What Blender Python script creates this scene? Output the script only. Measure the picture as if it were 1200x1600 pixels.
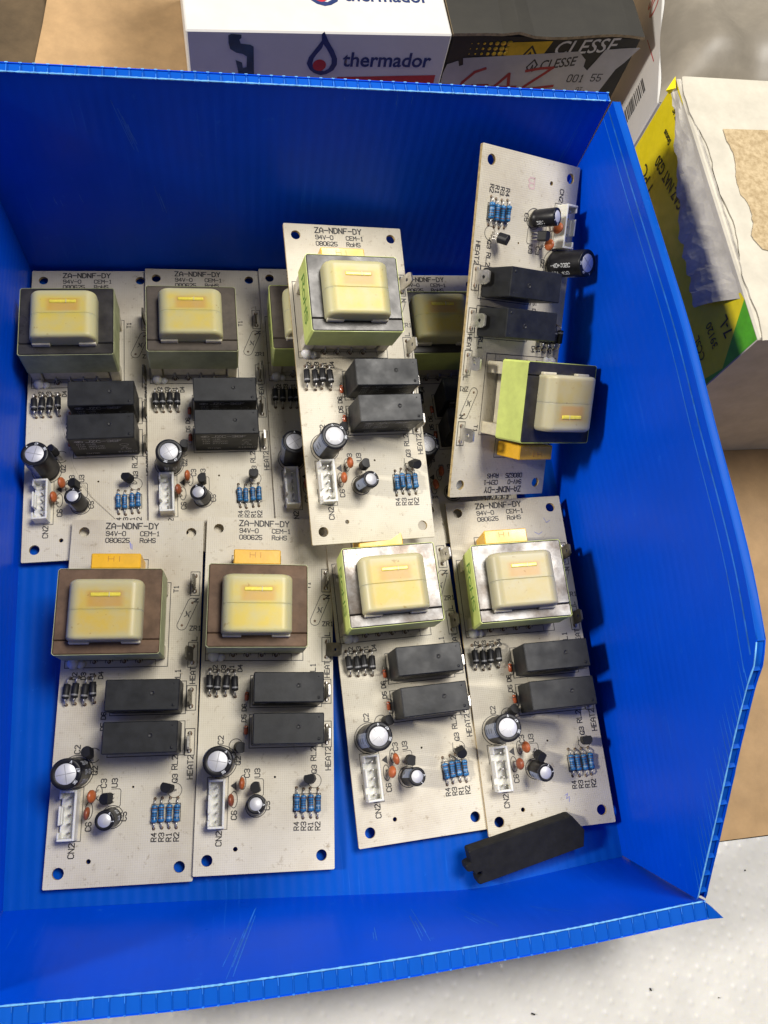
import bpy, bmesh, math, random
from mathutils import Matrix, Vector
import numpy as np
random.seed(7)
S = 0.001                                   # all lengths below are millimetres
scn = bpy.context.scene
col = scn.collection
for o in list(bpy.data.objects): bpy.data.objects.remove(o)

# ------------------------------------------------------------------ camera, light, exposure
R = [[0.98331772, -0.09953272, 0.15224816], [-0.04540694, -0.94482456, -0.32441449], [0.17613765, 0.31208939, -0.93358221]]
CAM = Vector((110.10, 13.65, 379.0))
cd = bpy.data.cameras.new('camera'); cam = bpy.data.objects.new('camera', cd); col.objects.link(cam)
cd.sensor_fit = 'VERTICAL'; cd.sensor_height = 36; cd.sensor_width = 27; cd.lens = 1241.136 / 1600 * 36
cd.clip_start = 0.02; cd.clip_end = 50
M = Matrix.Identity(4)
for i in range(3):
    M[i][0] = R[0][i]; M[i][1] = -R[1][i]; M[i][2] = -R[2][i]; M[i][3] = CAM[i] * S
cam.matrix_world = M
scn.camera = cam

w = bpy.data.worlds.new('World'); scn.world = w; w.use_nodes = True
w.node_tree.nodes['Background'].inputs[0].default_value = (1.0, 0.98, 0.96, 1)
w.node_tree.nodes['Background'].inputs[1].default_value = 0.15

def area(name, pos, target, sx, sy, power, colr):
    l = bpy.data.lights.new(name, 'AREA'); l.shape = 'RECTANGLE'; l.size = sx; l.size_y = sy; l.energy = power; l.color = colr
    o = bpy.data.objects.new(name, l); col.objects.link(o)
    o.location = pos; o.rotation_euler = (Vector(target) - Vector(pos)).to_track_quat('-Z', 'Y').to_euler()
    return o
tgt = Vector((0.17, 0.10, 0.03))
area('side_lamp', tgt + Vector((-1.0, 0.10, 0.72)) * 1.35, tgt, 0.19, 0.19, 24.5, (1.0, 0.945, 0.85))
area('ceiling_lamp', tgt + Vector((0.36, 0.27, 1.0)) * 1.5, tgt, 0.75, 0.45, 32.5, (1.0, 0.96, 0.90))

scn.view_settings.view_transform = 'Standard'; scn.view_settings.look = 'None'
scn.view_settings.exposure = 0; scn.view_settings.gamma = 1; scn.view_settings.use_curve_mapping = False

# ------------------------------------------------------------------ materials
def new_mat(name):
    m = bpy.data.materials.new(name); m.use_nodes = True
    nt = m.node_tree; b = nt.nodes['Principled BSDF']
    return m, nt, b
def N(nt, t, **kw):
    n = nt.nodes.new(t)
    for k, v in kw.items():
        if k.startswith('i_'): n.inputs[k[2:]].default_value = v
        else: setattr(n, k, v)
    return n
def coords(nt):
    tc = N(nt, 'ShaderNodeTexCoord'); oi = N(nt, 'ShaderNodeObjectInfo')
    mu = N(nt, 'ShaderNodeMath', operation='MULTIPLY'); mu.inputs[1].default_value = 3.7
    nt.links.new(oi.outputs['Random'], mu.inputs[0])
    ad = N(nt, 'ShaderNodeVectorMath', operation='ADD')
    nt.links.new(tc.outputs['Object'], ad.inputs[0]); nt.links.new(mu.outputs[0], ad.inputs[1])
    return ad.outputs[0], tc.outputs['Object'], oi.outputs['Random']
def ramp(nt, fac, stops):
    r = N(nt, 'ShaderNodeValToRGB'); e = r.color_ramp.elements
    while len(e) < len(stops): e.new(0.5)
    for i, (p, c) in enumerate(stops): e[i].position = p; e[i].color = (*c, 1)
    nt.links.new(fac, r.inputs[0]); return r.outputs[0]
def mat(name, base, rough=0.5, metal=0.0, var=0.15, scale=250, bump=0.0, bscale=900, spec=0.5, rvar=0.1, base2=None, sub=0.0, coat=0.0):
    m, nt, b = new_mat(name); L = nt.links.new
    vec, _, _ = coords(nt)
    n = N(nt, 'ShaderNodeTexNoise', i_Scale=scale, i_Detail=6.0, i_Roughness=0.65); L(vec, n.inputs['Vector'])
    c2 = base2 or tuple(min(1, c * (1 - var)) for c in base); c1 = tuple(min(1, c * (1 + var * .5)) for c in base) if not base2 else base
    L(ramp(nt, n.outputs[0], [(0.36, c2), (0.64, c1)]), b.inputs['Base Color'])
    mr = N(nt, 'ShaderNodeMapRange'); mr.inputs['From Min'].default_value = .3; mr.inputs['From Max'].default_value = .7
    mr.inputs['To Min'].default_value = max(.03, rough - rvar); mr.inputs['To Max'].default_value = min(1, rough + rvar)
    n3 = N(nt, 'ShaderNodeTexNoise', i_Scale=scale * .6, i_Detail=4.0); L(vec, n3.inputs['Vector'])
    L(n3.outputs[0], mr.inputs['Value']); L(mr.outputs[0], b.inputs['Roughness'])
    b.inputs['Metallic'].default_value = metal; b.inputs['Specular IOR Level'].default_value = spec
    if coat: b.inputs['Coat Weight'].default_value = coat; b.inputs['Coat Roughness'].default_value = .12
    if sub:
        b.inputs['Subsurface Weight'].default_value = sub; b.inputs['Subsurface Radius'].default_value = (1, .8, .35); b.inputs['Subsurface Scale'].default_value = 0.003
    if bump:
        n2 = N(nt, 'ShaderNodeTexNoise', i_Scale=bscale, i_Detail=3.0); L(vec, n2.inputs['Vector'])
        bp = N(nt, 'ShaderNodeBump', i_Strength=bump, i_Distance=0.0004); L(n2.outputs[0], bp.inputs['Height']); L(bp.outputs[0], b.inputs['Normal'])
    return m

def pcb_mat():
    m, nt, b = new_mat('pcb_ivory'); L = nt.links.new
    vec, ob, rnd = coords(nt)
    n = N(nt, 'ShaderNodeTexNoise', i_Scale=28.0, i_Detail=7.0, i_Roughness=.62); L(vec, n.inputs['Vector'])
    c = ramp(nt, n.outputs[0], [(0.3, (.485, .43, .335)), (0.5, (.585, .54, .435)), (0.72, (.645, .605, .51))])
    n2 = N(nt, 'ShaderNodeTexNoise', i_Scale=330.0, i_Detail=4.0, i_Roughness=.7); L(vec, n2.inputs['Vector'])
    sp = ramp(nt, n2.outputs[0], [(0.27, (.50, .43, .35)), (0.40, (1, 1, 1))])
    mx = N(nt, 'ShaderNodeMix', data_type='RGBA', blend_type='MULTIPLY'); mx.inputs[0].default_value = .75
    L(c, mx.inputs[6]); L(sp, mx.inputs[7])
    def wave(d):
        wv = N(nt, 'ShaderNodeTexWave', wave_type='BANDS', bands_direction=d, i_Scale=340.0, i_Distortion=1.2, i_Detail=2.0)
        wv.inputs['Detail Scale'].default_value = 3.0
        L(ob, wv.inputs['Vector']); return wv.outputs['Fac']
    ad = N(nt, 'ShaderNodeMath', operation='ADD'); L(wave('X'), ad.inputs[0]); L(wave('Y'), ad.inputs[1])
    wr = ramp(nt, ad.outputs[0], [(0.0, (.95, .94, .92)), (1.0, (1, 1, 1))])
    mx2 = N(nt, 'ShaderNodeMix', data_type='RGBA', blend_type='MULTIPLY'); mx2.inputs[0].default_value = .7
    L(mx.outputs[2], mx2.inputs[6]); L(wr, mx2.inputs[7])
    hsv = N(nt, 'ShaderNodeHueSaturation'); mr = N(nt, 'ShaderNodeMapRange'); mr.inputs['To Min'].default_value = .94; mr.inputs['To Max'].default_value = 1.06
    L(rnd, mr.inputs['Value']); L(mr.outputs[0], hsv.inputs['Value']); L(mx2.outputs[2], hsv.inputs['Color'])
    L(hsv.outputs[0], b.inputs['Base Color'])
    b.inputs['Roughness'].default_value = .48; b.inputs['Specular IOR Level'].default_value = .3
    bp = N(nt, 'ShaderNodeBump', i_Strength=.16, i_Distance=.0002); L(ad.outputs[0], bp.inputs['Height']); L(bp.outputs[0], b.inputs['Normal'])
    return m

BLUE = (0, .072, .68)
def blue_mat(name, axis, base=BLUE, trans=.07, rough=.34, strength=.25):
    m, nt, b = new_mat(name); L = nt.links.new
    tc = N(nt, 'ShaderNodeTexCoord'); vec = tc.outputs['Object']
    n = N(nt, 'ShaderNodeTexNoise', i_Scale=14.0, i_Detail=6.0, i_Roughness=.6); L(vec, n.inputs['Vector'])
    c = ramp(nt, n.outputs[0], [(.3, tuple(k * .86 for k in base)), (.7, tuple(k * 1.08 for k in base))])
    # hair scratches and scuffs, stretched along the flutes
    mp = N(nt, 'ShaderNodeMapping'); sc = {'X': (700, 24, 24), 'Y': (24, 700, 24), 'Z': (24, 24, 700)}[axis]
    mp.inputs['Scale'].default_value = sc; L(vec, mp.inputs['Vector'])
    n2 = N(nt, 'ShaderNodeTexNoise', i_Scale=1.0, i_Detail=3.0); L(mp.outputs[0], n2.inputs['Vector'])
    s = ramp(nt, n2.outputs[0], [(.66, (0, 0, 0)), (.80, (.30, .30, .30))])
    n3 = N(nt, 'ShaderNodeTexNoise', i_Scale=160.0, i_Detail=5.0, i_Roughness=.7); L(vec, n3.inputs['Vector'])
    s2 = ramp(nt, n3.outputs[0], [(.64, (0, 0, 0)), (.74, (.35, .35, .35))])
    mxs = N(nt, 'ShaderNodeMix', data_type='RGBA', blend_type='LIGHTEN'); mxs.inputs[0].default_value = 1; L(s, mxs.inputs[6]); L(s2, mxs.inputs[7])
    mx = N(nt, 'ShaderNodeMix', data_type='RGBA'); L(mxs.outputs[2], mx.inputs[0]); L(c, mx.inputs[6]); mx.inputs[7].default_value = (.03, .20, .78, 1)
    L(mx.outputs[2], b.inputs['Base Color'])
    b.inputs['Specular IOR Level'].default_value = .09
    mr = N(nt, 'ShaderNodeMapRange'); mr.inputs['From Min'].default_value = .3; mr.inputs['From Max'].default_value = .7
    mr.inputs['To Min'].default_value = rough - .08; mr.inputs['To Max'].default_value = rough + .14; L(n.outputs[0], mr.inputs['Value']); L(mr.outputs[0], b.inputs['Roughness'])
    wv = N(nt, 'ShaderNodeTexWave', wave_type='BANDS', bands_direction=axis, i_Scale=10.05, i_Distortion=.6, i_Detail=1.0); wv.inputs['Detail Scale'].default_value = .4
    wv.inputs['Scale'].default_value = 62.8; L(vec, wv.inputs['Vector'])
    ad = N(nt, 'ShaderNodeMath', operation='MULTIPLY_ADD'); ad.inputs[1].default_value = .5; L(n3.outputs[0], ad.inputs[0]); L(wv.outputs['Fac'], ad.inputs[2])
    bp = N(nt, 'ShaderNodeBump', i_Strength=strength, i_Distance=.0006); L(ad.outputs[0], bp.inputs['Height']); L(bp.outputs[0], b.inputs['Normal'])
    tr = N(nt, 'ShaderNodeBsdfTranslucent'); L(mx.outputs[2], tr.inputs['Color'])
    ms = N(nt, 'ShaderNodeMixShader'); ms.inputs[0].default_value = trans
    L(b.outputs[0], ms.inputs[1]); L(tr.outputs[0], ms.inputs[2])
    out = nt.nodes['Material Output']; L(ms.outputs[0], out.inputs['Surface'])
    return m

def bobbin_mat(name, pale, deep):
    m, nt, b = new_mat(name); L = nt.links.new
    vec, ob, rnd = coords(nt)
    # wound yellow tape showing through a milky nylon shell: deeper colour over the winding, milky at the rims
    sx = N(nt, 'ShaderNodeSeparateXYZ'); L(ob, sx.inputs[0])
    def band(o, c, hw):
        a = N(nt, 'ShaderNodeMath', operation='SUBTRACT'); L(o, a.inputs[0]); a.inputs[1].default_value = c
        ab = N(nt, 'ShaderNodeMath', operation='ABSOLUTE'); L(a.outputs[0], ab.inputs[0])
        mr = N(nt, 'ShaderNodeMapRange', interpolation_type='SMOOTHSTEP'); mr.inputs['From Min'].default_value = hw * 1.12; mr.inputs['From Max'].default_value = hw * .72
        mr.inputs['To Min'].default_value = 0; mr.inputs['To Max'].default_value = 1; L(ab.outputs[0], mr.inputs['Value']); return mr.outputs[0]
    mu = N(nt, 'ShaderNodeMath', operation='MULTIPLY'); L(band(sx.outputs[0], .0236, .012), mu.inputs[0]); L(band(sx.outputs[1], .1085, .0108), mu.inputs[1])
    n = N(nt, 'ShaderNodeTexNoise', i_Scale=110.0, i_Detail=5.0, i_Roughness=.6); L(vec, n.inputs['Vector'])
    nr = ramp(nt, n.outputs[0], [(.32, (.35, .35, .35)), (.62, (1, 1, 1))])
    mu2 = N(nt, 'ShaderNodeMath', operation='MULTIPLY'); L(mu.outputs[0], mu2.inputs[0]); L(nr, mu2.inputs[1])
    mx = N(nt, 'ShaderNodeMix', data_type='RGBA'); L(mu2.outputs[0], mx.inputs[0]); mx.inputs[6].default_value = (*pale, 1); mx.inputs[7].default_value = (*deep, 1)
    mu3 = N(nt, 'ShaderNodeMath', operation='MULTIPLY'); L(band(sx.outputs[0], .0238, .0078), mu3.inputs[0]); L(band(sx.outputs[1], .1135, .0036), mu3.inputs[1])
    mu4 = N(nt, 'ShaderNodeMath', operation='MULTIPLY'); L(mu3.outputs[0], mu4.inputs[0]); mu4.inputs[1].default_value = .55
    mxo = N(nt, 'ShaderNodeMix', data_type='RGBA'); L(mu4.outputs[0], mxo.inputs[0]); L(mx.outputs[2], mxo.inputs[6]); mxo.inputs[7].default_value = (.50, .24, .045, 1); mx = mxo
    n2 = N(nt, 'ShaderNodeTexNoise', i_Scale=420.0, i_Detail=3.0); L(vec, n2.inputs['Vector'])
    sp = ramp(nt, n2.outputs[0], [(.24, (.62, .45, .22)), (.32, (1, 1, 1))])
    m2 = N(nt, 'ShaderNodeMix', data_type='RGBA', blend_type='MULTIPLY'); m2.inputs[0].default_value = .7; L(mx.outputs[2], m2.inputs[6]); L(sp, m2.inputs[7])
    L(m2.outputs[2], b.inputs['Base Color'])
    b.inputs['Roughness'].default_value = .42; b.inputs['Specular IOR Level'].default_value = .35; b.inputs['Subsurface Weight'].default_value = .55
    b.inputs['Subsurface Radius'].default_value = (1, .8, .4); b.inputs['Subsurface Scale'].default_value = .006
    b.inputs['Coat Weight'].default_value = .06; b.inputs['Coat Roughness'].default_value = .2
    bp = N(nt, 'ShaderNodeBump', i_Strength=.12, i_Distance=.0004); L(n.outputs[0], bp.inputs['Height']); L(bp.outputs[0], b.inputs['Normal'])
    return m

MT = {}
MT['pcb'] = pcb_mat()
MT['pcb_edge'] = mat('pcb_cut_edge', (.47, .35, .16), .7, var=.35, scale=500, bump=.3)
MT['ink'] = mat('black_ink', (.022, .020, .022), .55, var=.2)
MT['core_dark'] = mat('core_dark_lacquer', (.036, .033, .030), .36, .25, var=.35, scale=160, bump=.08, rvar=.12)
MT['core_brown'] = mat('core_brown_lacquer', (.135, .084, .053), .6, 0, var=.3, scale=120, bump=.1, spec=.2)
MT['core_steel'] = mat('core_bare_steel', (.25, .245, .24), .46, 1.0, scale=75, base2=(.10, .082, .068), bump=.14, rvar=.18)
MT['core_grey'] = mat('core_grey_brown_lacquer', (.075, .060, .046), .55, 0, var=.3, scale=120, bump=.1, spec=.3)
MT['tape'] = mat('lime_tape', (.58, .66, .18), .42, var=.14, scale=90)
MT['tape_dull'] = mat('dull_olive_tape', (.37, .39, .20), .5, var=.25, scale=90)
MT['tape_ink'] = mat('green_tape_ink', (.10, .24, .03), .6, var=.2)
MT['bob'] = bobbin_mat('bobbin_yellowed', (.47, .44, .25), (.58, .455, .085))
MT['bob_amber'] = bobbin_mat('bobbin_amber', (.48, .44, .26), (.58, .42, .08))
MT['bob_pale'] = bobbin_mat('bobbin_pale', (.43, .395, .26), (.44, .355, .13))
MT['slot'] = mat('slot_yellow', (.82, .66, .08), .3, var=.15, sub=.3)
MT['bob_base'] = mat('nylon_bobbin_base', (.58, .53, .40), .45, var=.15, sub=.2)
MT['film'] = mat('film_capacitor_yellow', (.80, .44, .025), .33, var=.12, scale=110, bump=.06)
MT['film_ink'] = mat('film_capacitor_print', (.50, .22, .02), .5)
MT['black'] = mat('relay_black', (.015, .016, .018), .46, var=.35, scale=180, bump=.05, bscale=1600, spec=.30)
MT['black_print'] = mat('relay_grey_print', (.36, .36, .365), .5)
MT['pit'] = mat('moulding_pit_black', (.012, .012, .013), .5)
MT['sleeve'] = mat('capacitor_sleeve', (.010, .010, .013), .40, var=.3, spec=.28)
MT['stripe'] = mat('capacitor_stripe', (.21, .25, .34), .3)
MT['alu'] = mat('capacitor_aluminium', (.60, .60, .62), .5, .35, var=.08, scale=300)
MT['score'] = mat('vent_score', (.36, .36, .38), .5, .6)
MT['cap_ink'] = mat('capacitor_white_print', (.66, .68, .72), .5)
MT['lead'] = mat('tinned_lead', (.55, .53, .50), .38, .9, var=.3, scale=600)
MT['solder'] = mat('brown_flux_eyelet', (.16, .10, .06), .45, .2)
MT['diode'] = mat('diode_black', (.013, .013, .015), .5, var=.2, spec=.3)
MT['band'] = mat('cathode_band', (.20, .20, .21), .45)
MT['glass'] = mat('orange_glass_diode', (.42, .09, .03), .15, var=.3, coat=.4)
MT['res'] = mat('resistor_blue', (.022, .145, .34), .36, var=.15, sub=.1)
MT['rb_dark'] = mat('resistor_band_dark', (.012, .02, .055), .4)
MT['rb_brown'] = mat('resistor_band_brown', (.11, .045, .02), .4)
MT['rb_pale'] = mat('resistor_band_pale', (.26, .36, .50), .4)
MT['disc'] = mat('ceramic_orange_brown', (.42, .105, .030), .4, var=.25, bump=.1)
MT['disc_dark'] = mat('ceramic_dark_brown', (.27, .07, .028), .4, var=.25, bump=.1)
MT['white'] = mat('connector_white', (.70, .69, .64), .38, var=.06, sub=.25)
MT['tab'] = mat('tinned_tab', (.62, .60, .56), .34, .9, var=.25, scale=260)
MT['tab_dull'] = mat('oxidised_tab', (.17, .155, .12), .48, .6, var=.35, scale=260)
MT['glue'] = mat('white_glue', (.80, .78, .74), .35, sub=.3, bump=.2)
MT['pen'] = mat('violet_pen', (.20, .22, .55), .6)
MT['stamp'] = mat('pink_stamp', (.56, .40, .38), .6)
MT['blue_x'] = blue_mat('blue_sheet_flutes_up', 'X', strength=.07)
MT['blue_y'] = blue_mat('blue_sheet_flutes_long', 'Z', strength=.10)
MT['blue_floor'] = blue_mat('blue_sheet_floor', 'X', base=(.001, .075, .46), strength=.25)
MT['blue_rib'] = blue_mat('blue_rib', 'X', base=(.003, .11, .62), trans=.3)
MT['blue_plug'] = blue_mat('blue_rim_lit_fill', 'X', base=(.003, .10, .58), trans=.2, rough=.5)  # lighter blue for rim tubes and the fill imitating lit flute openings
MT['bead'] = mat('whitened_glow_edge', (.14, .43, .86), .45, var=.25, scale=300, sub=.2)  # whitened plastic; the light blue also paints in the glow of the edges
MT['scratch_and_glint'] = mat('pale_scratch_and_glint', (.015, .17, .70), .5, var=.4, scale=120)  # scratches, rib tips, and the painted highlight lines on the right wall
MT['kraft'] = mat('kraft_board', (.45, .29, .145), .85, var=.14, scale=60, bump=.15, bscale=1500)
MT['wood'] = mat('dark_table_wood', (.11, .075, .04), .6, var=.45, scale=18, bump=.2)
MT['foam'] = mat('white_foam_sheet', (.60, .59, .565), .40, var=.08, scale=40, sub=.2)
MT['carton_white'] = mat('white_carton', (.64, .625, .60), .42, var=.06, scale=30, bump=.05)
MT['carton_navy'] = mat('navy_print', (.012, .03, .13), .45)
MT['carton_red'] = mat('red_print', (.50, .02, .03), .45)
MT['carton_steel'] = mat('blue_grey_product_print', (.035, .07, .11), .45, var=.5, scale=90)
MT['carton_black'] = mat('black_carton', (.020, .018, .013), .62, var=.3, scale=30, bump=.1)
MT['carton_yellow'] = mat('yellow_print', (.66, .42, .015), .45)
MT['carton_kraft_edge'] = mat('torn_kraft_edge', (.35, .27, .16), .9, var=.4, scale=400, bump=.4)
MT['sticker'] = mat('white_sticker', (.42, .41, .40), .55, var=.12, scale=60)
MT['print_white'] = mat('white_print', (.62, .61, .58), .5)
MT['marker'] = mat('red_marker', (.30, .022, .026), .6)
MT['box_paper'] = mat('worn_white_paper', (.54, .505, .425), .85, var=.13, scale=55, bump=.35, bscale=500)
MT['box_torn'] = mat('torn_grey_paper', (.56, .53, .47), .9, scale=70, base2=(.40, .375, .33), bump=.8, bscale=260)
MT['box_bare'] = mat('bare_speckled_board', (.52, .41, .25), .9, scale=420, base2=(.34, .25, .135), bump=.5)
MT['label_yellow'] = mat('yellow_label', (.80, .66, .015), .4, var=.06)
MT['label_green'] = mat('green_label', (.10, .42, .02), .4, var=.15)
MT['label_ink'] = mat('label_ink', (.035, .035, .01), .5)
MT['plastic_bag'] = mat('grey_film', (.255, .225, .18), .48, var=.28, scale=16, bump=.15, bscale=60)
MT['hair'] = mat('pale_fibre', (.30, .26, .19), .5)
MT['rubber'] = mat('matt_black_plastic', (.010, .010, .010), .7, var=.3, bump=.08, spec=.25)

# ------------------------------------------------------------------ mesh builder
class MB:
    def __init__(s): s.v = []; s.f = []; s.m = []; s.sm = []; s.mats = []; s.T = None; s.k = 0
    def mi(s, m):
        if m not in s.mats: s.mats.append(m)
        return s.mats.index(m)
    def add(s, vs, fs, m, smooth=False):
        o = len(s.v); i = s.mi(m)
        for p in vs:
            p = Vector(p)
            if s.T is not None: p = s.T @ p
            s.v.append(p)
        for f in fs: s.f.append([o + a for a in f]); s.m.append(i); s.sm.append(smooth)
    def box(s, x0, x1, y0, y1, z0, z1, m, c=0.0):
        if c <= 0:
            vs = [(x, y, z) for z in (z0, z1) for y in (y0, y1) for x in (x0, x1)]
            s.add(vs, [(0, 2, 3, 1), (4, 5, 7, 6), (0, 1, 5, 4), (2, 6, 7, 3), (0, 4, 6, 2), (1, 3, 7, 5)], m); return
        X = (x0, x1); Y = (y0, y1); Z = (z0, z1); sg = (1, -1); vs = []; idx = {}
        for i in (0, 1):
            for j in (0, 1):
                for k in (0, 1):
                    a = [X[i], Y[j], Z[k]]; d = [sg[i] * c, sg[j] * c, sg[k] * c]
                    for ax in range(3):
                        p = list(a)
                        for q in range(3):
                            if q != ax: p[q] += d[q]
                        idx[i, j, k, ax] = len(vs); vs.append(p)
        fs = []
        for ax in range(3):
            o = [a for a in range(3) if a != ax]
            for t in (0, 1):
                q = []
                for (a, b_) in ((0, 0), (1, 0), (1, 1), (0, 1)):
                    k = [0, 0, 0]; k[ax] = t; k[o[0]] = a; k[o[1]] = b_; q.append(idx[(*k, ax)])
                fs.append(q)
            for a in (0, 1):
                for b_ in (0, 1):
                    q = []
                    for t, axx in ((0, o[0]), (1, o[0]), (1, o[1]), (0, o[1])):
                        k = [0, 0, 0]; k[ax] = t; k[o[0]] = a; k[o[1]] = b_; q.append(idx[(*k, axx)])
                    fs.append(q)
        for i in (0, 1):
            for j in (0, 1):
                for k in (0, 1): fs.append([idx[i, j, k, 0], idx[i, j, k, 1], idx[i, j, k, 2]])
        s.add(vs, fs, m)
    def lathe(s, prof, m, n=20, c=(0, 0, 0), ax='z', smooth=True, mats=None):
        vs = []; 
        for r, h in prof:
            for i in range(n):
                a = 2 * math.pi * i / n; u, v_ = r * math.cos(a), r * math.sin(a)
                p = {'z': (u, v_, h), 'y': (u, h, v_), 'x': (h, u, v_)}[ax]
                vs.append((p[0] + c[0], p[1] + c[1], p[2] + c[2]))
        for j in range(len(prof) - 1):
            fs = [(j * n + i, j * n + (i + 1) % n, (j + 1) * n + (i + 1) % n, (j + 1) * n + i) for i in range(n)]
            if j == 0: o = len(s.v); s.add(vs, [], m)
            s.f += [[o + a for a in f] for f in fs]; s.m += [s.mi(mats[j] if mats else m)] * n; s.sm += [smooth] * n
        for j in (0, len(prof) - 1):
            if prof[j][0] > 1e-6:
                s.f.append([o + j * n + i for i in range(n)]); s.m.append(s.mi(mats[min(j, len(mats) - 1)] if mats else m)); s.sm.append(False)
    def tube(s, pts, r, m, n=6):
        pts = [Vector(p) for p in pts]; vs = []; up = Vector((.13, .21, 1))
        for i, p in enumerate(pts):
            t = (pts[min(i + 1, len(pts) - 1)] - pts[max(i - 1, 0)]).normalized()
            a = t.cross(up); a = a.normalized() if a.length > 1e-4 else t.cross(Vector((1, 0, 0))).normalized(); b_ = t.cross(a)
            rr = r[i] if isinstance(r, (list, tuple)) else r
            for k in range(n):
                g = 2 * math.pi * k / n; vs.append(p + a * (rr * math.cos(g)) + b_ * (rr * math.sin(g)))
        fs = [(j * n + i, j * n + (i + 1) % n, (j + 1) * n + (i + 1) % n, (j + 1) * n + i) for j in range(len(pts) - 1) for i in range(n)]
        fs += [list(range(n)), list(range((len(pts) - 1) * n, len(pts) * n))]
        s.add(vs, fs, m, True)
    def prism(s, out, z0, z1, m, side=None):
        n = len(out); vs = [(x, y, z0) for x, y in out] + [(x, y, z1) for x, y in out]
        s.add(vs, [list(range(n))[::-1], list(range(n, 2 * n))], m)
        s.add(vs, [(i, (i + 1) % n, n + (i + 1) % n, n + i) for i in range(n)], side or m)
    def grid(s, rows, m, smooth=True):
        a = len(rows); b_ = len(rows[0])
        s.add([p for r in rows for p in r], [(i * b_ + j, i * b_ + j + 1, (i + 1) * b_ + j + 1, (i + 1) * b_ + j) for i in range(a - 1) for j in range(b_ - 1)], m, smooth)
    def stroke(s, pts, wd, m, z=0.0):
        for i in range(len(pts) - 1):
            a = Vector(pts[i][:2]); b_ = Vector(pts[i + 1][:2]); d = b_ - a
            if d.length < 1e-6: continue
            d.normalize(); nn = Vector((-d.y, d.x)) * (wd / 2); e = d * (wd * .42); s.k += 1
            zz = z + (s.k % 7) * .004
            q = [a - e - nn, b_ + e - nn, b_ + e + nn, a - e + nn]
            s.add([(p.x, p.y, zz) for p in q], [(0, 1, 2, 3)], m)
    def loop(s, cx, cy, r, wd, m, z=0.0, a0=0, a1=360, n=20, ry=None):
        ry = ry or r
        s.stroke([(cx + r * math.cos(math.radians(a0 + (a1 - a0) * i / n)), cy + ry * math.sin(math.radians(a0 + (a1 - a0) * i / n))) for i in range(n + 1)], wd, m, z)
    def build(s, name):
        me = bpy.data.meshes.new(name)
        me.from_pydata([tuple(p * S) for p in s.v], [], s.f)
        for m in s.mats: me.materials.append(m)
        me.polygons.foreach_set('material_index', s.m); me.polygons.foreach_set('use_smooth', s.sm)
        bm = bmesh.new(); bm.from_mesh(me); bmesh.ops.recalc_face_normals(bm, faces=bm.faces); bm.to_mesh(me); bm.free()
        me.update(); return me

GL = {'Z': '06 46 00 40', 'A': '00 04 26 44 40|02 42', 'N': '00 06 40 46', 'D': '00 06 26 45 41 20 00', 'F': '00 06 46|03 33', '-': '03 43', 'Y': '06 23 46|23 20',
 '0': '10 30 41 45 36 16 05 01 10', '1': '15 26 20|10 30', '2': '05 16 36 45 44 00 40', '3': '05 16 36 45 44 33 42 41 30 10 01|13 33', '4': '30 36 02 42', '5': '46 06 03 33 42 41 30 10 01',
 '6': '45 36 16 05 01 10 30 41 42 33 13 02', '7': '06 46 10', '8': '13 04 05 16 36 45 44 33 13 02 01 10 30 41 42 33', '9': '01 10 30 41 45 36 16 05 04 13 33 44', 'C': '45 36 16 05 01 10 30 41',
 'E': '46 06 00 40|03 33', 'M': '00 06 23 46 40', 'V': '06 20 46', 'R': '00 06 36 45 44 33 03|23 40', 'o': '10 30 41 43 34 14 03 01 10', 'H': '00 06|46 40|03 43', 'S': '45 36 16 05 04 13 33 42 41 30 10 01',
 'T': '06 46|26 20', 'L': '06 00 40', 'U': '06 01 10 30 41 46', 'Q': '10 30 41 45 36 16 05 01 10|22 40', 'G': '45 36 16 05 01 10 30 41 43 23', 'J': '46 41 30 10 01', 'P': '00 06 36 45 44 33 03',
 '+': '03 43|25 21', 'I': '26 20', 'c': '43 34 14 03 01 10 30 41', 't': '26 21 30 40|04 44', 'a': '04 34 43 40 10 01 12 42', 'u': '04 01 10 30 40|44 40', 's': '43 14 03 12 32 41 30 01', '.': '20 21', ' ': '', '/': '00 46'}
def text(mb, st, x, y, h, m, ang=0, wd=.3, sp=1.0, z=0.0, ws=1.0):
    ca, sa = math.cos(math.radians(ang)), math.sin(math.radians(ang)); u = h / 6; adv = 0
    for ch in st:
        for ln in GL[ch].split('|') if GL[ch] else []:
            pts = []
            for q in ln.split():
                px, py = adv + int(q[0]) * u * ws, int(q[1]) * u; pts.append((x + px * ca - py * sa, y + px * sa + py * ca))
            mb.stroke(pts, wd, m, z)
        adv += (4 * ws + 1.6 * sp) * u

def link(name, me, parent=None, loc=(0, 0, 0), rot=None):
    o = bpy.data.objects.new(name, me); col.objects.link(o); o.parent = parent
    o.location = Vector(loc) * S
    if rot: o.rotation_euler = rot
    return o
def tag(o, label=None, cat=None, group=None, kind=None):
    if label: o['label'] = label
    if cat: o['category'] = cat
    if group: o['group'] = group
    if kind: o['kind'] = kind
    return o
def empty(name, loc, Mx=None):
    o = bpy.data.objects.new(name, None); col.objects.link(o); o.empty_display_size = .01
    if Mx is not None: o.matrix_world = Mx
    else: o.location = Vector(loc) * S
    return o
def frame(o, ex, ey, ez):
    m = Matrix.Identity(4)
    for i in range(3): m[i][0] = ex[i]; m[i][1] = ey[i]; m[i][2] = ez[i]; m[i][3] = o[i]
    return m
def basis(o, right, up):
    r = Vector(right).normalized(); u = Vector(up); u = (u - r * u.dot(r)).normalized(); return frame(o, r, u, r.cross(u))
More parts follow.
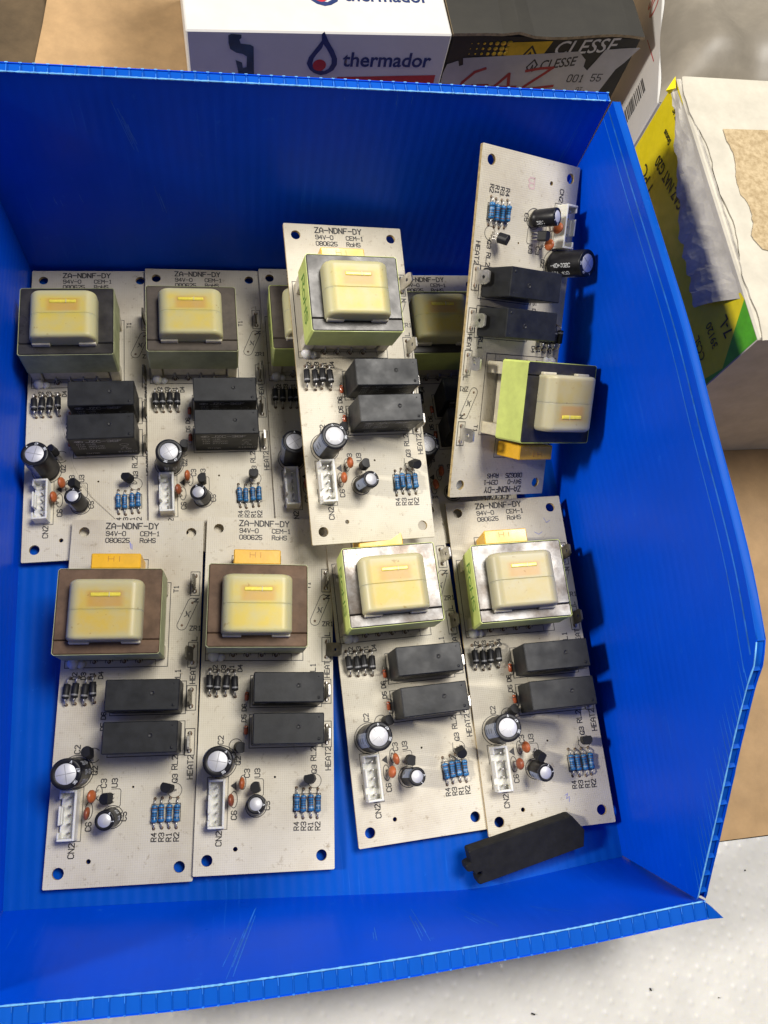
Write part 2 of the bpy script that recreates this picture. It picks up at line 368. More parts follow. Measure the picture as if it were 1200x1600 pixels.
def plate(out, holes, z0, z1, m_top, m_side):
    """flat plate with round holes"""
    bm = bmesh.new(); ed = []
    for lp in [out] + holes:
        vs = [bm.verts.new((x * S, y * S, z1 * S)) for x, y in lp]
        ed += [bm.edges.new((vs[i], vs[(i + 1) % len(vs)])) for i in range(len(vs))]
    bmesh.ops.triangle_fill(bm, edges=ed, use_beauty=True)
    top = list(bm.faces)
    for f in top: f.material_index = 0
    r = bmesh.ops.extrude_face_region(bm, geom=top)
    for e in r['geom']:
        if isinstance(e, bmesh.types.BMVert): e.co.z = z0 * S
    bm.faces.ensure_lookup_table()
    for f in bm.faces:
        zs = [v.co.z for v in f.verts]
        f.material_index = 1 if max(zs) - min(zs) > 1e-7 else 0
    bmesh.ops.recalc_face_normals(bm, faces=bm.faces)
    me = bpy.data.meshes.new('plate'); bm.to_mesh(me); bm.free(); me.materials.append(m_top); me.materials.append(m_side); return me
def circ(cx, cy, r, n=24): return [(cx + r * math.cos(2 * math.pi * i / n), cy + r * math.sin(2 * math.pi * i / n)) for i in range(n)]
_fc = {}
def font_print(st, size, m, Mx, name, parent, bold=0.0, shear=0.0, xs=1.0):
    """flat printed lettering from the built-in typeface, placed by a matrix in millimetres"""
    c = bpy.data.curves.new('t', 'FONT'); c.body = st; c.size = size; c.offset = bold; c.shear = shear; c.resolution_u = 3
    t = bpy.data.objects.new('t', c); col.objects.link(t)
    bpy.context.view_layer.update()
    me = bpy.data.meshes.new_from_object(t.evaluated_get(bpy.context.evaluated_depsgraph_get()))
    bpy.data.objects.remove(t)
    for v in me.vertices: v.co = (Mx @ Vector((v.co.x * xs, v.co.y, v.co.z))) * S
    me.materials.clear(); me.materials.append(m); return link(name, me, parent)

# ------------------------------------------------------------------ ground: table, kraft sheet, foam sheet
mb = MB(); mb.box(-900, 1100, -700, 1300, -60, -11.5, MT['wood']); tag(link('table_top', mb.build('table_top')), kind='structure')
mb = MB(); mb.prism([(1, 300), (1.1, 432), (4.7, 463), (6.6, 484), (4, 505), (9, 560), (9, 900), (760, 900), (760, -33), (1, -33)], -11.4, -6.2, MT['kraft'], MT['carton_kraft_edge'])
tag(link('kraft_sheet', mb.build('kraft_sheet')), kind='structure')
xs = np.arange(-60, 400.1, .75); ys = np.arange(-160, -32.9, .75)
mb = MB(); rows = []; jit = {}
for j, y in enumerate(ys):
    row = []
    for x in xs:
        q = y + .30 * x; ru = math.floor(q / 5.2); xo = x - .2 * y + (ru % 2) * 3.5; ci = math.floor(xo / 7.0)
        if (ru, ci) not in jit: jit[ru, ci] = (random.uniform(-.7, .7), random.uniform(-.5, .5), random.uniform(.12, .42))
        jx, jy, jh = jit[ru, ci]; d = math.hypot((xo % 7.0) - 3.5 - jx, (q % 5.2) - 2.6 - jy); b = math.exp(-(d / .95) ** 2) * jh
        fold = 1.1 * math.exp(-((y + 78 - .28 * (x - 200)) / 9) ** 2)
        row.append((x, y, -5.6 + b + fold + .5 * math.sin(x * .021 + 1) * math.cos(y * .05)))
    rows.append(row)
mb.grid(rows, MT['foam']); tag(link('foam_sheet', mb.build('foam_sheet')), kind='structure')

mb = MB(); rd = random.Random(5)
for i in range(9):
    x, y = rd.uniform(180, 395), rd.uniform(-105, -42); r = rd.uniform(.2, .5); a = rd.uniform(0, 3.1)
    mb.T = Matrix.Translation((x, y, -5.0)) @ Matrix.Rotation(a, 4, 'Z'); mb.box(-r * 1.6, r * 1.6, -r * .5, r * .5, -.6, .5, MT['rubber'], r * .2)
mb.T = None
tag(link('crumbs', mb.build('crumbs')), 'tiny dark crumbs scattered over the white foam sheet', 'debris', kind='stuff')

# ------------------------------------------------------------------ the blue bin
bin_ = empty('storage_bin', (141, 125, 0)); OFF = Vector((-141, -125, 0))
def bpart(name, mb, parent=None):
    mb.v = [p + OFF for p in mb.v]
    return link(name, mb.build(name), parent or bin_)
def lerp(t, pts):
    if t <= pts[0][0]: return pts[0][1]
    for (a, va), (b, vb) in zip(pts, pts[1:]):
        if t <= b: 
            k = (t - a) / (b - a); return va + (vb - va) * k
    return pts[-1][1]
def smooth_lerp(t, pts): return (lerp(t - 9, pts) + lerp(t, pts) + lerp(t + 9, pts)) / 3
XL, XR, YB, H = 6.9, 276.5, 282.85, 127.2
FB = [(XL, -23.5), (79, -28.5), (169, -36.3), (206, -39.0), (XR, -33.2)]     # front fold line of the floor
FT = [(XL, -45.0), (86, -49.0), (157, -49.4), (226, -47.6), (XR + 3, -44.7)]  # top of the front wall, z = 62
HF = 62.0
BOW = [(-60, 0), (-45, 1), (41, 6.6), (70, 8.5), (102, 9.1), (158, 8.3), (220, 5.7), (283, 1.2)]
def slab(mb, P, us, vs, n0, n1, m):
    """thin skin between offsets n0 and n1; P(u,v,n)"""
    a = [[P(u, v, n0) for v in vs] for u in us]; b = [[P(u, v, n1) for v in vs] for u in us]
    mb.grid(a, m); mb.grid(b, m)
    for r in ((a[0], b[0]), (a[-1], b[-1])): mb.grid(list(r), m, False)
    mb.grid([[r[0] for r in a], [r[0] for r in b]], m, False); mb.grid([[r[-1] for r in a], [r[-1] for r in b]], m, False)
fr = lambda a, b, n: [a + (b - a) * i / n for i in range(n + 1)]
SK = .45
# floor panel
mb = MB(); T = 4.6
def Pf(u, v, n): yf = smooth_lerp(u, FB); return (u, yf + (YB - yf) * v, -n)
us = fr(XL, XR, 60); vs = fr(0, 1, 6)
slab(mb, Pf, us, vs, 0, SK, MT['blue_floor']); slab(mb, Pf, us, vs, T - SK, T, MT['blue_floor'])
fl = bpart('floor_panel', mb)
# back wall, flutes upright
T = 4.9; NRIB = 54
mb = MB()
def Pb(u, v, n): return (u, YB + n, v)
slab(mb, Pb, fr(XL - 4, XR + 1.0, 40), fr(-4.6, H, 10), 0, SK, MT['blue_x']); slab(mb, Pb, fr(XL - 4, XR + 1.0, 40), fr(-4.6, H, 10), T - SK, T, MT['blue_x'])
bw = bpart('back_wall', mb)
mb = MB(); ribs = fr(XL - 3.6, XR + .6, NRIB)
for x in ribs: mb.box(x - .14, x + .14, YB + SK, YB + T - SK, -4, H - .05, MT['blue_rib'])
tag(bpart('flute_ribs', mb, bw), kind='stuff')
mb = MB(); mb.box(XL - 3.5, XR + .5, YB + SK + .02, YB + T - SK - .02, H - 2.4, H - .45, MT['blue_plug']); bpart('lit_flute_fill', mb, bw)  # added fill near the flute tops, standing in for their lit interior
def bead(P, us, ribs, rr=.30):  # thin whitened rim, coloured to carry the bright edge glow as well
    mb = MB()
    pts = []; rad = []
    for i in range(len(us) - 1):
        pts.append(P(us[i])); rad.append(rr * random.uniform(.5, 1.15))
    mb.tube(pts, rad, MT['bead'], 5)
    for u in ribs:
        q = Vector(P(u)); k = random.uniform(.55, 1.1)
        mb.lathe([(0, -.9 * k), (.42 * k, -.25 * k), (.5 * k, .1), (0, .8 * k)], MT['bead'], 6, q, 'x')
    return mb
mb = bead(lambda u: (u, YB + .15, H + .02), fr(XL - 3.6, XR, 200), ribs, .42); tag(bpart('edge_glow_bead', mb, bw))
mb = MB()
for x in ribs:
    k = random.uniform(.5, 1)
    mb.box(x - .18, x + .18, YB + .5, YB + 1.0 + 2.9 * k, H - .04, H + .09, MT['scratch_and_glint']); mb.box(x - .6, x + .6, YB + T - .3, YB + T + .12, H - .1, H + .16, MT['bead'])
tag(bpart('rib_tips', mb, bw), kind='stuff')
# scratches inside the back wall
mb = MB(); mb.T = Matrix(((1, 0, 0, 0), (0, 0, -1, YB - .05), (0, 1, 0, 0), (0, 0, 0, 1)))
for (a, b_, n, sx) in (((66, 121), (74, 84), 5, 2.2), ((36, 60), (37, 52), 4, 7), ((75, 80), (80, 40), 3, 2.5), ((270, 120), (268, 70), 3, 3), ((170, 126), (170.5, 119), 3, 20)):
    for i in range(n):
        t0, t1 = random.uniform(0, .5), random.uniform(.6, 1); o = random.uniform(-sx, sx)
        mb.stroke([(a[0] + (b_[0] - a[0]) * t + o + random.uniform(-.2, .2), a[1] + (b_[1] - a[1]) * t) for t in fr(t0, t1, 4)], .16, MT['scratch_and_glint'])
tag(bpart('scratches', mb, bw), kind='stuff')
# right and left walls, flutes running front to back, front end cut on a slope
def yfront(z, xx):
    yb, yt = smooth_lerp(xx, FB), lerp(xx, FT)
    if z <= HF - 1: return yb + (yt - yb) * max(z, 0) / HF + .6
    return lerp(z, [(HF - 1, -44.6), (119, 31.5), (124, 37), (H, 45)])
def side(sign):
    T = 3.8
    def P(u, v, n):
        yf = yfront(u, XR if sign > 0 else XL); y = yf + (YB - .2 - yf) * v; bo = smooth_lerp(y, BOW) * max(u, 0) / H
        wv = .35 * math.sin(y * .06 + u * .03)
        return ((XR + bo + n + wv * max(u, 0) / H) if sign > 0 else (XL - bo * .6 - n), y, u)
    mb = MB(); m = MT['blue_y']; zs = sorted(set([round(z, 3) for z in fr(-.2, H, 48)] + [HF - 1, 119]))
    vs = fr(0, 1, 36)
    slab(mb, P, zs, vs, 0, SK, m); slab(mb, P, zs, vs, T - SK, T, m)
    wl = bpart('side_wall', mb)
    mb = MB()
    for z in [H - .22 - 4.9 * i for i in range(26)]:
        a = [P(z, v, SK * .9) for v in vs]; b = [P(z, v, T - SK * .9) for v in vs]; 
        a2 = [(p[0], p[1], p[2] + .26) for p in a]; b2 = [(p[0], p[1], p[2] + .26) for p in b]
        mb.grid([a, b], MT['blue_rib']); mb.grid([a2, b2], MT['blue_rib']); mb.grid([[a[0], b[0]], [a2[0], b2[0]]], MT['blue_rib'])
    tag(bpart('flute_ribs', mb, wl), kind='stuff')
    mb = MB(); 
    zz = fr(HF - 1, H - .3, 40)
    for n_, r in ((.2, .30), (T - .2, .22)):
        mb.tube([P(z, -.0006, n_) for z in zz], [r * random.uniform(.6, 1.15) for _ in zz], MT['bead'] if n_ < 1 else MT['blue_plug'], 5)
    mb.tube([P(H, v, .25) for v in fr(.0, 1, 60)], .26, MT['blue_plug'], 5)
    mb.grid([[P(z, .0045, SK * .8) for z in zz], [P(z, .0045, T - SK * .8) for z in zz]], MT['blue_plug'])  # added sheet inside the sloped flutes so their openings read as lit
    mb.tube([P(H, v, T - .25) for v in fr(.0, 1, 60)], .26, MT['blue_plug'], 5)
    # whitened stress marks running back from the sloped cut
    bpart('edge_glow_bead', mb, wl)
    mb = MB()
    for i in range(24):
        z = HF + 2 + (H - HF - 8) * i / 24; ln = random.uniform(.012, .06)
        pts = [Vector(P(z - .2 * ln * 100 * t, t * ln, -.05)) for t in fr(0, 1, 4)]
        for a, b in zip(pts, pts[1:]):
            wv = .55 * (1 - .22 * pts.index(a))
            mb.add([a + Vector((0, 0, -wv / 2)), b + Vector((0, 0, -wv / 2.6)), b + Vector((0, 0, wv / 2.6)), a + Vector((0, 0, wv / 2))], [(0, 1, 2, 3)], MT['scratch_and_glint'])
    if sign > 0:
        for z, w_ in ((H - 4.6, .9), (H - 9.4, .5)):  # long pale strips painted as highlights of the rounded top edge
            a = [Vector(P(z, v, -.06)) for v in fr(.02, 1, 40)]; mb.grid([a, [p + Vector((0, 0, w_)) for p in a]], MT['scratch_and_glint'])
    tag(bpart('stress_marks_highlights', mb, wl), kind='stuff')
    return wl
tag(side(1)); side(-1)
# front wall, flutes upright, leaning outward
mb = MB(); T = 6.6
def Pw(u, v, n):
    yb, yt = smooth_lerp(u, FB), smooth_lerp(u, FT); t = v / HF
    bulge = 1.2 * math.sin(math.pi * min(1, max(0, t))) * math.sin(u * .03)
    return (u + 1.2 * (u - 140) / 140 * t, yb + (yt - yb) * t - bulge - n, v - n * .05)
us = fr(XL - 4, XR + 2.2, 70); vs = fr(-4.4, HF, 10)
slab(mb, Pw, us, vs, 0, SK, MT['blue_x']); slab(mb, Pw, us, vs, T - SK, T, MT['blue_x'])
fw = bpart('front_wall', mb)
ribs = fr(XL - 3.6, XR + 1.8, 54)
mb = MB()
for x in ribs:
    for dx in (-.15, .15): mb.grid([[Pw(x + dx, v, SK) for v in vs[:-1] + [HF - .05]], [Pw(x + dx, v, T - SK) for v in vs[:-1] + [HF - .05]]], MT['blue_rib'])
    mb.add([Pw(x - .15, HF - .05, SK), Pw(x + .15, HF - .05, SK), Pw(x + .15, HF - .05, T - SK), Pw(x - .15, HF - .05, T - SK)], [(0, 1, 2, 3)], MT['blue_rib'])
tag(bpart('flute_ribs', mb, fw), kind='stuff')
mb = MB(); uu = fr(XL - 3.5, XR + 1.7, 60)
mb.grid([[Pw(u, HF - .3, SK - .05) for u in uu], [Pw(u, HF - .3, T - SK + .05) for u in uu]], MT['blue_plug']); bpart('lit_flute_fill', mb, fw)  # added fill, gives the flute openings their evenly lit blue
tag(bpart('edge_glow_bead', bead(lambda u: Pw(u, HF + .02, .15), fr(XL - 3.6, XR + 2, 220), ribs, .46), fw))
mb = MB()
for x in ribs:
    k = random.uniform(.25, .8)
    for (n0, n1, hw) in ((.4, .6 + T * .5 * k, .16), (T - .45, T + .1, .5)):
        mb.add([Pw(x - hw, HF + .08, n0), Pw(x + hw, HF + .08, n0), Pw(x + hw * .6, HF + .08, n1), Pw(x - hw * .6, HF + .08, n1)], [(0, 1, 2, 3)], MT['scratch_and_glint'])
tag(bpart('rib_tips', mb, fw), kind='stuff')
mb = MB()
for (x0, v0, x1, v1, n) in ((97, 60, 108, 8, 7), (201, 60, 185, 14, 4), (170, 55, 170, 20, 4), (232, 50, 214, 26, 3), (150, 50, 152, 36, 2)):
    for i in range(n):
        o = random.uniform(-3, 3); t0, t1 = random.uniform(0, .35), random.uniform(.5, 1); hw = random.uniform(.06, .15)
        ps = [(x0 + (x1 - x0) * t + o * (1 - .4 * t), v0 + (v1 - v0) * t) for t in fr(t0, t1, 5)]
        mb.grid([[Pw(x - hw, v, -.06) for x, v in ps], [Pw(x + hw, v, -.06) for x, v in ps]], MT['scratch_and_glint'])
tag(bpart('scratches', mb, fw), kind='stuff')
# torn spike at the right end of the front lip
mb = MB(); e0 = [Vector(Pw(XR + 2.2, HF - z, n)) for z in (0, 5) for n in (.6, T)]
tip = Vector(Pw(XR + 2.2, HF - 1.5, T - .5)) + Vector((7.5, -1.5, -1)); t2 = Vector(Pw(XR + 2.2, HF - 3, 3)) + Vector((4.5, -.6, -1.5))
mb.add([e0[0], e0[1], e0[3], e0[2], tip, t2], [(0, 1, 4, 5), (1, 3, 4), (2, 3, 4, 5), (0, 2, 5)], MT['blue_rib']); bpart('torn_tip', mb, fw)
tag(bin_, 'blue corrugated plastic storage bin with sloped sides holding the circuit boards', 'bin')

# ------------------------------------------------------------------ circuit boards
W, LB, Z0 = 60.0, 158.34, 0.0
me_pcb = plate([(.4, 0), (W - .4, 0), (W, .4), (W, LB - .4), (W - .4, LB), (.4, LB), (0, LB - .4), (0, .4)],
               [circ(x, y, 2.35) for x in (5.66, W - 5.66) for y in (5.89, LB - 5.89)] + [circ(17.4, 9.9, 1.0, 12), circ(33.8, 38.7, .5, 10)], -1.6, 0, MT['pcb'], MT['pcb_edge'])
K = MT['ink']
def silk():
    mb = MB(); z = .05; a = mb
    text(a, 'ZA-NDNF-DY', 15.4, 154.1, 2.7, K, wd=.54, sp=1.0, ws=.95, z=z)
    for st, x, y in (('94V-0', 15.5, 150.7), ('CEM-1', 31.0, 150.7), ('080625', 15.5, 147.4), ('RoHS', 31.0, 147.4)): text(a, st, x, y, 2.1, K, wd=.40, sp=.8, z=z)
    for st, x, y, h in (('R4', 44.4, 16.4, 2.1), ('R3', 47.5, 16.3, 2.1), ('R1', 50.6, 16.2, 2.1), ('R2', 53.7, 16.1, 2.1), ('CN2', 11.4, 11.5, 2.3), ('C6', 17.5, 21.8, 2.2), ('C3', 22.7, 38.9, 2.2),
                        ('U3', 27.2, 38.9, 2.2), ('C5', 31.7, 25.2, 2.2), ('Q2', 18.6, 44.3, 2.2), ('C2', 10.9, 53.2, 2.2), ('RL2', 52.0, 45.2, 2.3), ('HEAT2', 58.6, 41.0, 2.3), ('HEAT', 58.3, 81.8, 2.2),
                        ('RL1', 51.8, 82.6, 2.3), ('N', 58.8, 119.0, 2.3), ('L', 58.6, 101.2, 2.3), ('T1', 49.4, 123.6, 2.0), ('D2', 7.2, 84.6, 1.9), ('D3', 10.9, 84.6, 1.9), ('D1', 14.6, 84.6, 1.9), ('D4', 18.3, 84.8, 1.9),
                        ('D6', 20.6, 67.3, 1.9), ('D5', 20.6, 62.6, 1.9), ('Q3', 52.2, 39.9, 2.1)):
        text(a, st, x, y, h, K, ang=90, wd=.42, sp=.9, z=z)
    text(a, 'ZR1', 55.2, 105.8, 2.0, K, wd=.38, z=z)
    def rect(x0, x1, y0, y1, wd=.32): a.stroke([(x0, y0), (x1, y0), (x1, y1), (x0, y1), (x0, y0)], wd, K, z)
    for y0, y1 in ((122.1, 133.3), (89.1, 100.4), (70.1, 81.0), (50.9, 62.2)): rect(54.9, 59.0, y0, y1)
    rect(1.7, 46.0, 89.7, 128.2); a.stroke([(1.9, 92.8), (40.6, 92.8), (40.6, 89.9)], .22, K, z)
    rect(42.0, 54.0, 24.0, 31.2); rect(22.2, 54.6, 51.2, 65.6); rect(22.2, 54.6, 68.7, 83.0); rect(12.3, 35.2, 130, 139.2)
    a.stroke([(4.7, 31), (4.7, 39.4), (13.6, 39.4), (13.6, 18.0), (9, 18.0)], .26, K, z); a.stroke([(4.7, 26), (4.7, 20)], .26, K, z)
    a.loop(10.2, 45.7, 6.9, .32, K, z, n=30); a.loop(25.9, 26.9, 4.6, .32, K, z, n=24); a.loop(16.5, 52.3, 3.0, .32, K, z, 40, 320)
    a.loop(51.3, 36.6, 3.0, .26, K, z, 200, 460); a.stroke([(48.4, 35.4), (48.8, 39)], .26, K, z); a.stroke([(25, 38.2), (28.3, 38.2), (28.9, 37.4), (28.9, 31.6), (28.3, 30.8), (25, 30.8)], .26, K, z)
    a.loop(19.9, 36.9, 1.3, .32, K, z, ry=3.0); a.loop(16.2, 29.9, 1.5, .32, K, z, ry=3.4)
    a.add([(14.6, 35.6, z), (17.2, 33.6, z), (17.2, 37.4, z)], [(0, 1, 2)], K)
    # varistor outline
    p0, p1 = Vector((51.6, 108.2)), Vector((56.0, 118.6)); d = (p1 - p0).normalized(); nn = Vector((-d.y, d.x)); a0 = math.degrees(math.atan2(nn.y, nn.x))
    pts = [p1 + Vector((math.cos(math.radians(a0 - t)), math.sin(math.radians(a0 - t)))) * 2.2 for t in range(0, 181, 18)] + [p0 + Vector((math.cos(math.radians(a0 + 180 - t)), math.sin(math.radians(a0 + 180 - t)))) * 2.2 for t in range(0, 181, 18)]
    a.stroke(pts + [pts[0]], .28, K, z); a.stroke([(52.6, 112.2), (53.5, 112.8), (53.3, 114.8), (54.6, 112.0), (54.6, 114.2), (55.4, 114.7)], .34, K, z)
    for q in (p0, p1): a.lathe([(.6, z), (.5, z + .1), (0, z + .12)], MT['solder'], 8, (q.x, q.y, 0))
    for x in (14.1, 20.5, 27, 33.5): a.loop(x, 92.2, 1.6, .25, K, z, 0, 200, 10)
    return mb.build('silkscreen')
ME = {'silk': silk()}
def me_(key, fn):
    if key not in ME: mb = MB(); fn(mb); ME[key] = mb.build(key)
    return ME[key]
def f_core(mb): mb.box(2.8, 45.2, 97.9, 127.8, 12, 29, MT['core_dark'], .35)
def f_bar(mb): mb.box(2.8, 45.2, 92.0, 97.6, 12, 28.9, MT['core_dark'], .35)
def f_tape(mb):
    x0, x1, y0, y1 = 2.45, 45.55, 91.65, 128.15; o = [(x0 + .8, y0), (x1 - .8, y0), (x1, y0 + .8), (x1, y1 - .8), (x1 - .8, y1), (x0 + .8, y1), (x0, y1 - .8), (x0, y0 + .8)]
    n = len(o); i_ = [(24 + (x - 24) * .991, 110 + (y - 110) * .990) for x, y in o]; mb.add([(x, y, 11.6) for x, y in o] + [(x, y, 28.7) for x, y in o] + [(x, y, 28.7) for x, y in i_] + [(x, y, 11.6) for x, y in i_],
        [(a * n + k, a * n + (k + 1) % n, ((a + 1) % 4) * n + (k + 1) % n, ((a + 1) % 4) * n + k) for a in range(4) for k in range(n)], MT['tape'])
def f_rohs(mb):
    mb.T = frame((2.40, 121, 17.2), (0, -1, 0), (0, 0, 1), (-1, 0, 0))
    text(mb, 'RoHS', 0, 0, 6.0, MT['tape_ink'], wd=.95, ws=1.05, sp=1.0)
def cover(y0, y1, e0, e1):
    def f(mb):
        x0, x1, z0, z1, r = 8.6, 38.4, 28.6, 37.2, 4.6; prof = [(x1, z0), (x1, z1 - r - .3)]
        for a in range(0, 91, 10): prof.append((x1 - r + r * math.cos(math.radians(a)), z1 - r + r * math.sin(math.radians(a))))
        prof += [(x1 - r - .3, z1), (x0 + r + .3, z1)]
        for a in range(90, 181, 10): prof.append((x0 + r + r * math.cos(math.radians(a)), z1 - r + r * math.sin(math.radians(a))))
        prof += [(x0, z1 - r - .3), (x0, z0)]
        def ring(y, k): return [(23.5 + (x - 23.5) * (1 - k / 15), y, z0 + (z - z0) * (1 - k / 8.6)) for x, z in prof]
        def end(y, e, sg):
            if e < .2: return [ring(y, .10), ring(y + sg * .10, 0), ring(y + sg * .3, 0)]
            return [ring(y, e)] + [ring(y + sg * e * (1 - math.cos(math.radians(t))), e * (1 - math.sin(math.radians(t)))) for t in (25, 50, 72)] + [ring(y + sg * e, 0), ring(y + sg * (e + .25), 0)]
        secs = end(y0, e0, 1) + end(y1, e1, -1)[::-1]
        mb.grid(secs, MT['bob']); mb.add(secs[0], [list(range(len(prof)))], MT['bob']); mb.add(secs[-1], [list(range(len(prof)))[::-1]], MT['bob'])
    return f
def f_slot(mb): mb.box(17.8, 29.8, 114.4, 116.1, 36.9, 37.6, MT['slot'], .3); mb.box(25.2, 25.5, 114.3, 116.2, 37.0, 37.68, MT['bob_base'])
def f_front(mb):
    for x0, x1 in ((9.2, 17.2), (30, 37.8)): mb.box(x0, x1, 95.9, 97.2, 28.8, 31.2, MT['bob_base'], .3)
def f_base(mb):
    mb.box(8.5, 39.5, 93.6, 126, 1.6, 12.2, MT['bob_base'], .4)
    for x0, x1 in ((2.9, 8.0), (40.2, 45)):
        for y0, y1 in ((93, 98.6), (121.6, 127.2)): mb.box(x0, x1, y0, y1, .1, 12.1, MT['bob_base'], .3)
def f_pins(mb):
    for x in (14.1, 20.5, 27, 33.5):
        mb.tube([(x, 93.8, 4), (x, 92.6, 3.6), (x, 92.2, 2.2), (x, 92.2, .1)], .45, MT['lead'], 6)
        mb.lathe([(.95, .04), (.8, .3), (.4, .7), (0, .8)], MT['solder'], 8, (x, 92.2, 0))
def f_film(mb):
    mb.box(13.0, 34.2, 131.0, 137.9, .6, 17, MT['film'], .45)
    mb.box(20.2, 20.45, 134.1, 136.6, 17, 17.06, MT['film_ink']); mb.box(22.6, 22.85, 134.1, 136.6, 17, 17.06, MT['film_ink']); mb.box(20.45, 22.6, 135.2, 135.45, 17, 17.06, MT['film_ink']); mb.box(25, 25.3, 134.1, 136.6, 17, 17.06, MT['film_ink'])
def f_relay(mb): mb.box(0, 30.3, 0, 12.9, .5, 20.3, MT['black'], .38); mb.box(.5, 29.8, .4, 12.5, .05, .6, MT['black'])
def f_dimple(mb):
    mb.lathe([(1.05, 20.28), (1.05, 20.46), (.78, 20.46), (.7, 20.3), (0, 20.31)], MT['pit'], 18, (19.3, 7.2, 0)); mb.lathe([(.7, 20.28), (.6, 20.45), (0, 20.5)], MT['black'], 12, (28.0, 2.0, 0)); mb.lathe([(.4, 20.28), (0, 20.36)], MT['pit'], 10, (28.0, 11, 0))
def f_rprint(mb):
    mb.T = frame((0, -.06, 0), (1, 0, 0), (0, 0, 1), (0, -1, 0)); P = MT['black_print']
    mb.loop(4.8, 17.3, 1.9, .32, P, ry=.95, n=14); text(mb, 'HF', 3.7, 16.7, 1.2, P, wd=.3); text(mb, 'JZC-36F', 8.0, 16.3, 2.1, P, wd=.42, ws=1.3)
    for st, x, z in (('012 -HS', 3.4, 13.6), ('10A 250VAC', 3.4, 11.2), ('10A 277VAC', 3.4, 8.8), ('C US', 22.5, 7.0), ('CHINA', 6, 3.0), ('E134517', 21, 3.6)): text(mb, st, x, z, 1.25, P, wd=.2, ws=1.1)
    mb.loop(24.6, 12.6, 2.0, .24, P, ry=1.1, n=14); mb.stroke([(23.4, 9), (24.6, 10.9), (25.8, 9), (23.4, 9)], .22, P)
def f_diode(mb):
    mb.lathe([(0, -3.2), (1.2, -3.2), (1.5, -2.9), (1.5, -2.2), (1.5, -1.5), (1.5, 2.9), (1.2, 3.2), (0, 3.2)], MT['diode'], 14, (0, 0, 3.4), 'y', mats=[MT['diode']] * 3 + [MT['band']] + [MT['diode']] * 3)
def f_dleads(mb):
    mb.tube([(0, -2.8, 3.4), (0, -4.2, 3.3), (0, -5.2, 2.4), (0, -5.5, .1)], .4, MT['lead']); mb.tube([(0, 2.8, 3.4), (0, 3.6, 4.0), (.2, 4.6, 4.4), (.3, 5.7, 3.4), (.2, 6.0, .1)], .4, MT['lead'])
    for y in (-5.5, 6.0): mb.lathe([(.8, .04), (.6, .3), (0, .5)], MT['solder'], 8, (.1, y, 0))
def f_gdiode(mb): mb.lathe([(0, -2), (.7, -1.9), (.95, -1.4), (.95, .7), (.95, 1.1), (.95, 1.4), (.7, 1.9), (0, 2)], MT['glass'], 10, (0, 0, 1.4), 'y', mats=[MT['glass']] * 3 + [MT['diode']] + [MT['glass']] * 3)
def f_gleads(mb): mb.tube([(0, -1.9, 1.4), (0, -2.9, 1.3), (0, -3.4, .1)], .28, MT['lead']); mb.tube([(0, 1.9, 1.4), (0, 2.9, 1.3), (0, 3.4, .1)], .28, MT['lead'])
def cap(r, h):
    def f(mb): mb.lathe([(0, .5), (r * .93, .5), (r, 1.0), (r, 1.6), (r * .955, 2.2), (r, 2.9), (r, h - .7), (r * .985, h - .3), (r * .93, h - .08), (r * .70, h), (r * .66, h - .2)], MT['sleeve'], 32)
    return f
def captop(r, h, cross):
    def f(mb):
        mb.lathe([(r * .67, h - .5), (r * .67, h - .1), (r * .645, h + .02), (0, h + .05)], MT['alu'], 28)
        if cross:
            for a in (20, 110):
                mb.T = Matrix.Rotation(math.radians(a), 4, 'Z'); mb.box(-r * .6, r * .6, -.13, .13, h + .02, h + .10 + a * .0002, MT['score']); mb.T = None
    return f
def capstripe(r, h, hw):
    def f(mb):
        rr = r + .05; an = [math.radians(a) for a in np.linspace(-hw, hw, 9)]
        mb.grid([[(rr * math.cos(a), rr * math.sin(a), z) for a in an] for z in (3.0, h - .75)] , MT['stripe'])
        mb.grid([[(rr * .93 / 1.0 * math.cos(a), rr * .93 * math.sin(a), h + .0) for a in an], [((rr) * math.cos(a), (rr) * math.sin(a), h - .7) for a in an]], MT['stripe'])
        an2 = [math.radians(a) for a in np.linspace(-hw * .35, hw * .35, 4)]
        for z in np.arange(5, h - 3, 4.2): mb.grid([[((rr + .03) * math.cos(a), (rr + .03) * math.sin(a), z + d) for a in an2] for d in (0, .9)], MT['sleeve'])
    return f
def capprint(r, h, big):
    def f(mb):
        # printed value lines running up the sleeve on the side away from the stripe
        rr = r + .05
        lines = (('-40+105C', 150, .85), ('35V 470', 185, 1.0), ('-40+105C', 222, .85)) if big else (('25V', 150, .8), ('100', 190, .8))
        for st, a0, wd in lines:
            t = MB(); hh = 1.7 if big else 1.5
            text(t, st, 3.2, 0, hh, MT['cap_ink'], wd=.26, sp=.7)
            for p in t.v:
                a = math.radians(a0) + p.y / rr; p_ = Vector(((rr + p.z) * math.cos(a), (rr + p.z) * math.sin(a), p.x))
                p.x, p.y, p.z = p_
            o = len(mb.v); mb.v += t.v; mb.f += [[o + i for i in f_] for f_ in t.f]; i = mb.mi(MT['cap_ink']); mb.m += [i] * len(t.f); mb.sm += [False] * len(t.f)
        t = MB()
        for a0, st in ((150, '35'), (205, '47'), (262, 'V')) if big else ((160, '1'), (220, 'V')):
            a = math.radians(a0); t.T = basis((r * .82 * math.cos(a), r * .82 * math.sin(a), h - .02), (-math.sin(a), math.cos(a), 0), (-math.cos(a), -math.sin(a), .12))
            text(t, st, -.7, -.45, .95, MT['cap_ink'], wd=.2, z=.10)
        o = len(mb.v); mb.v += t.v; mb.f += [[o + i for i in f_] for f_ in t.f]; mb.m += [mb.mi(MT['cap_ink'])] * len(t.f); mb.sm += [False] * len(t.f)
    return f
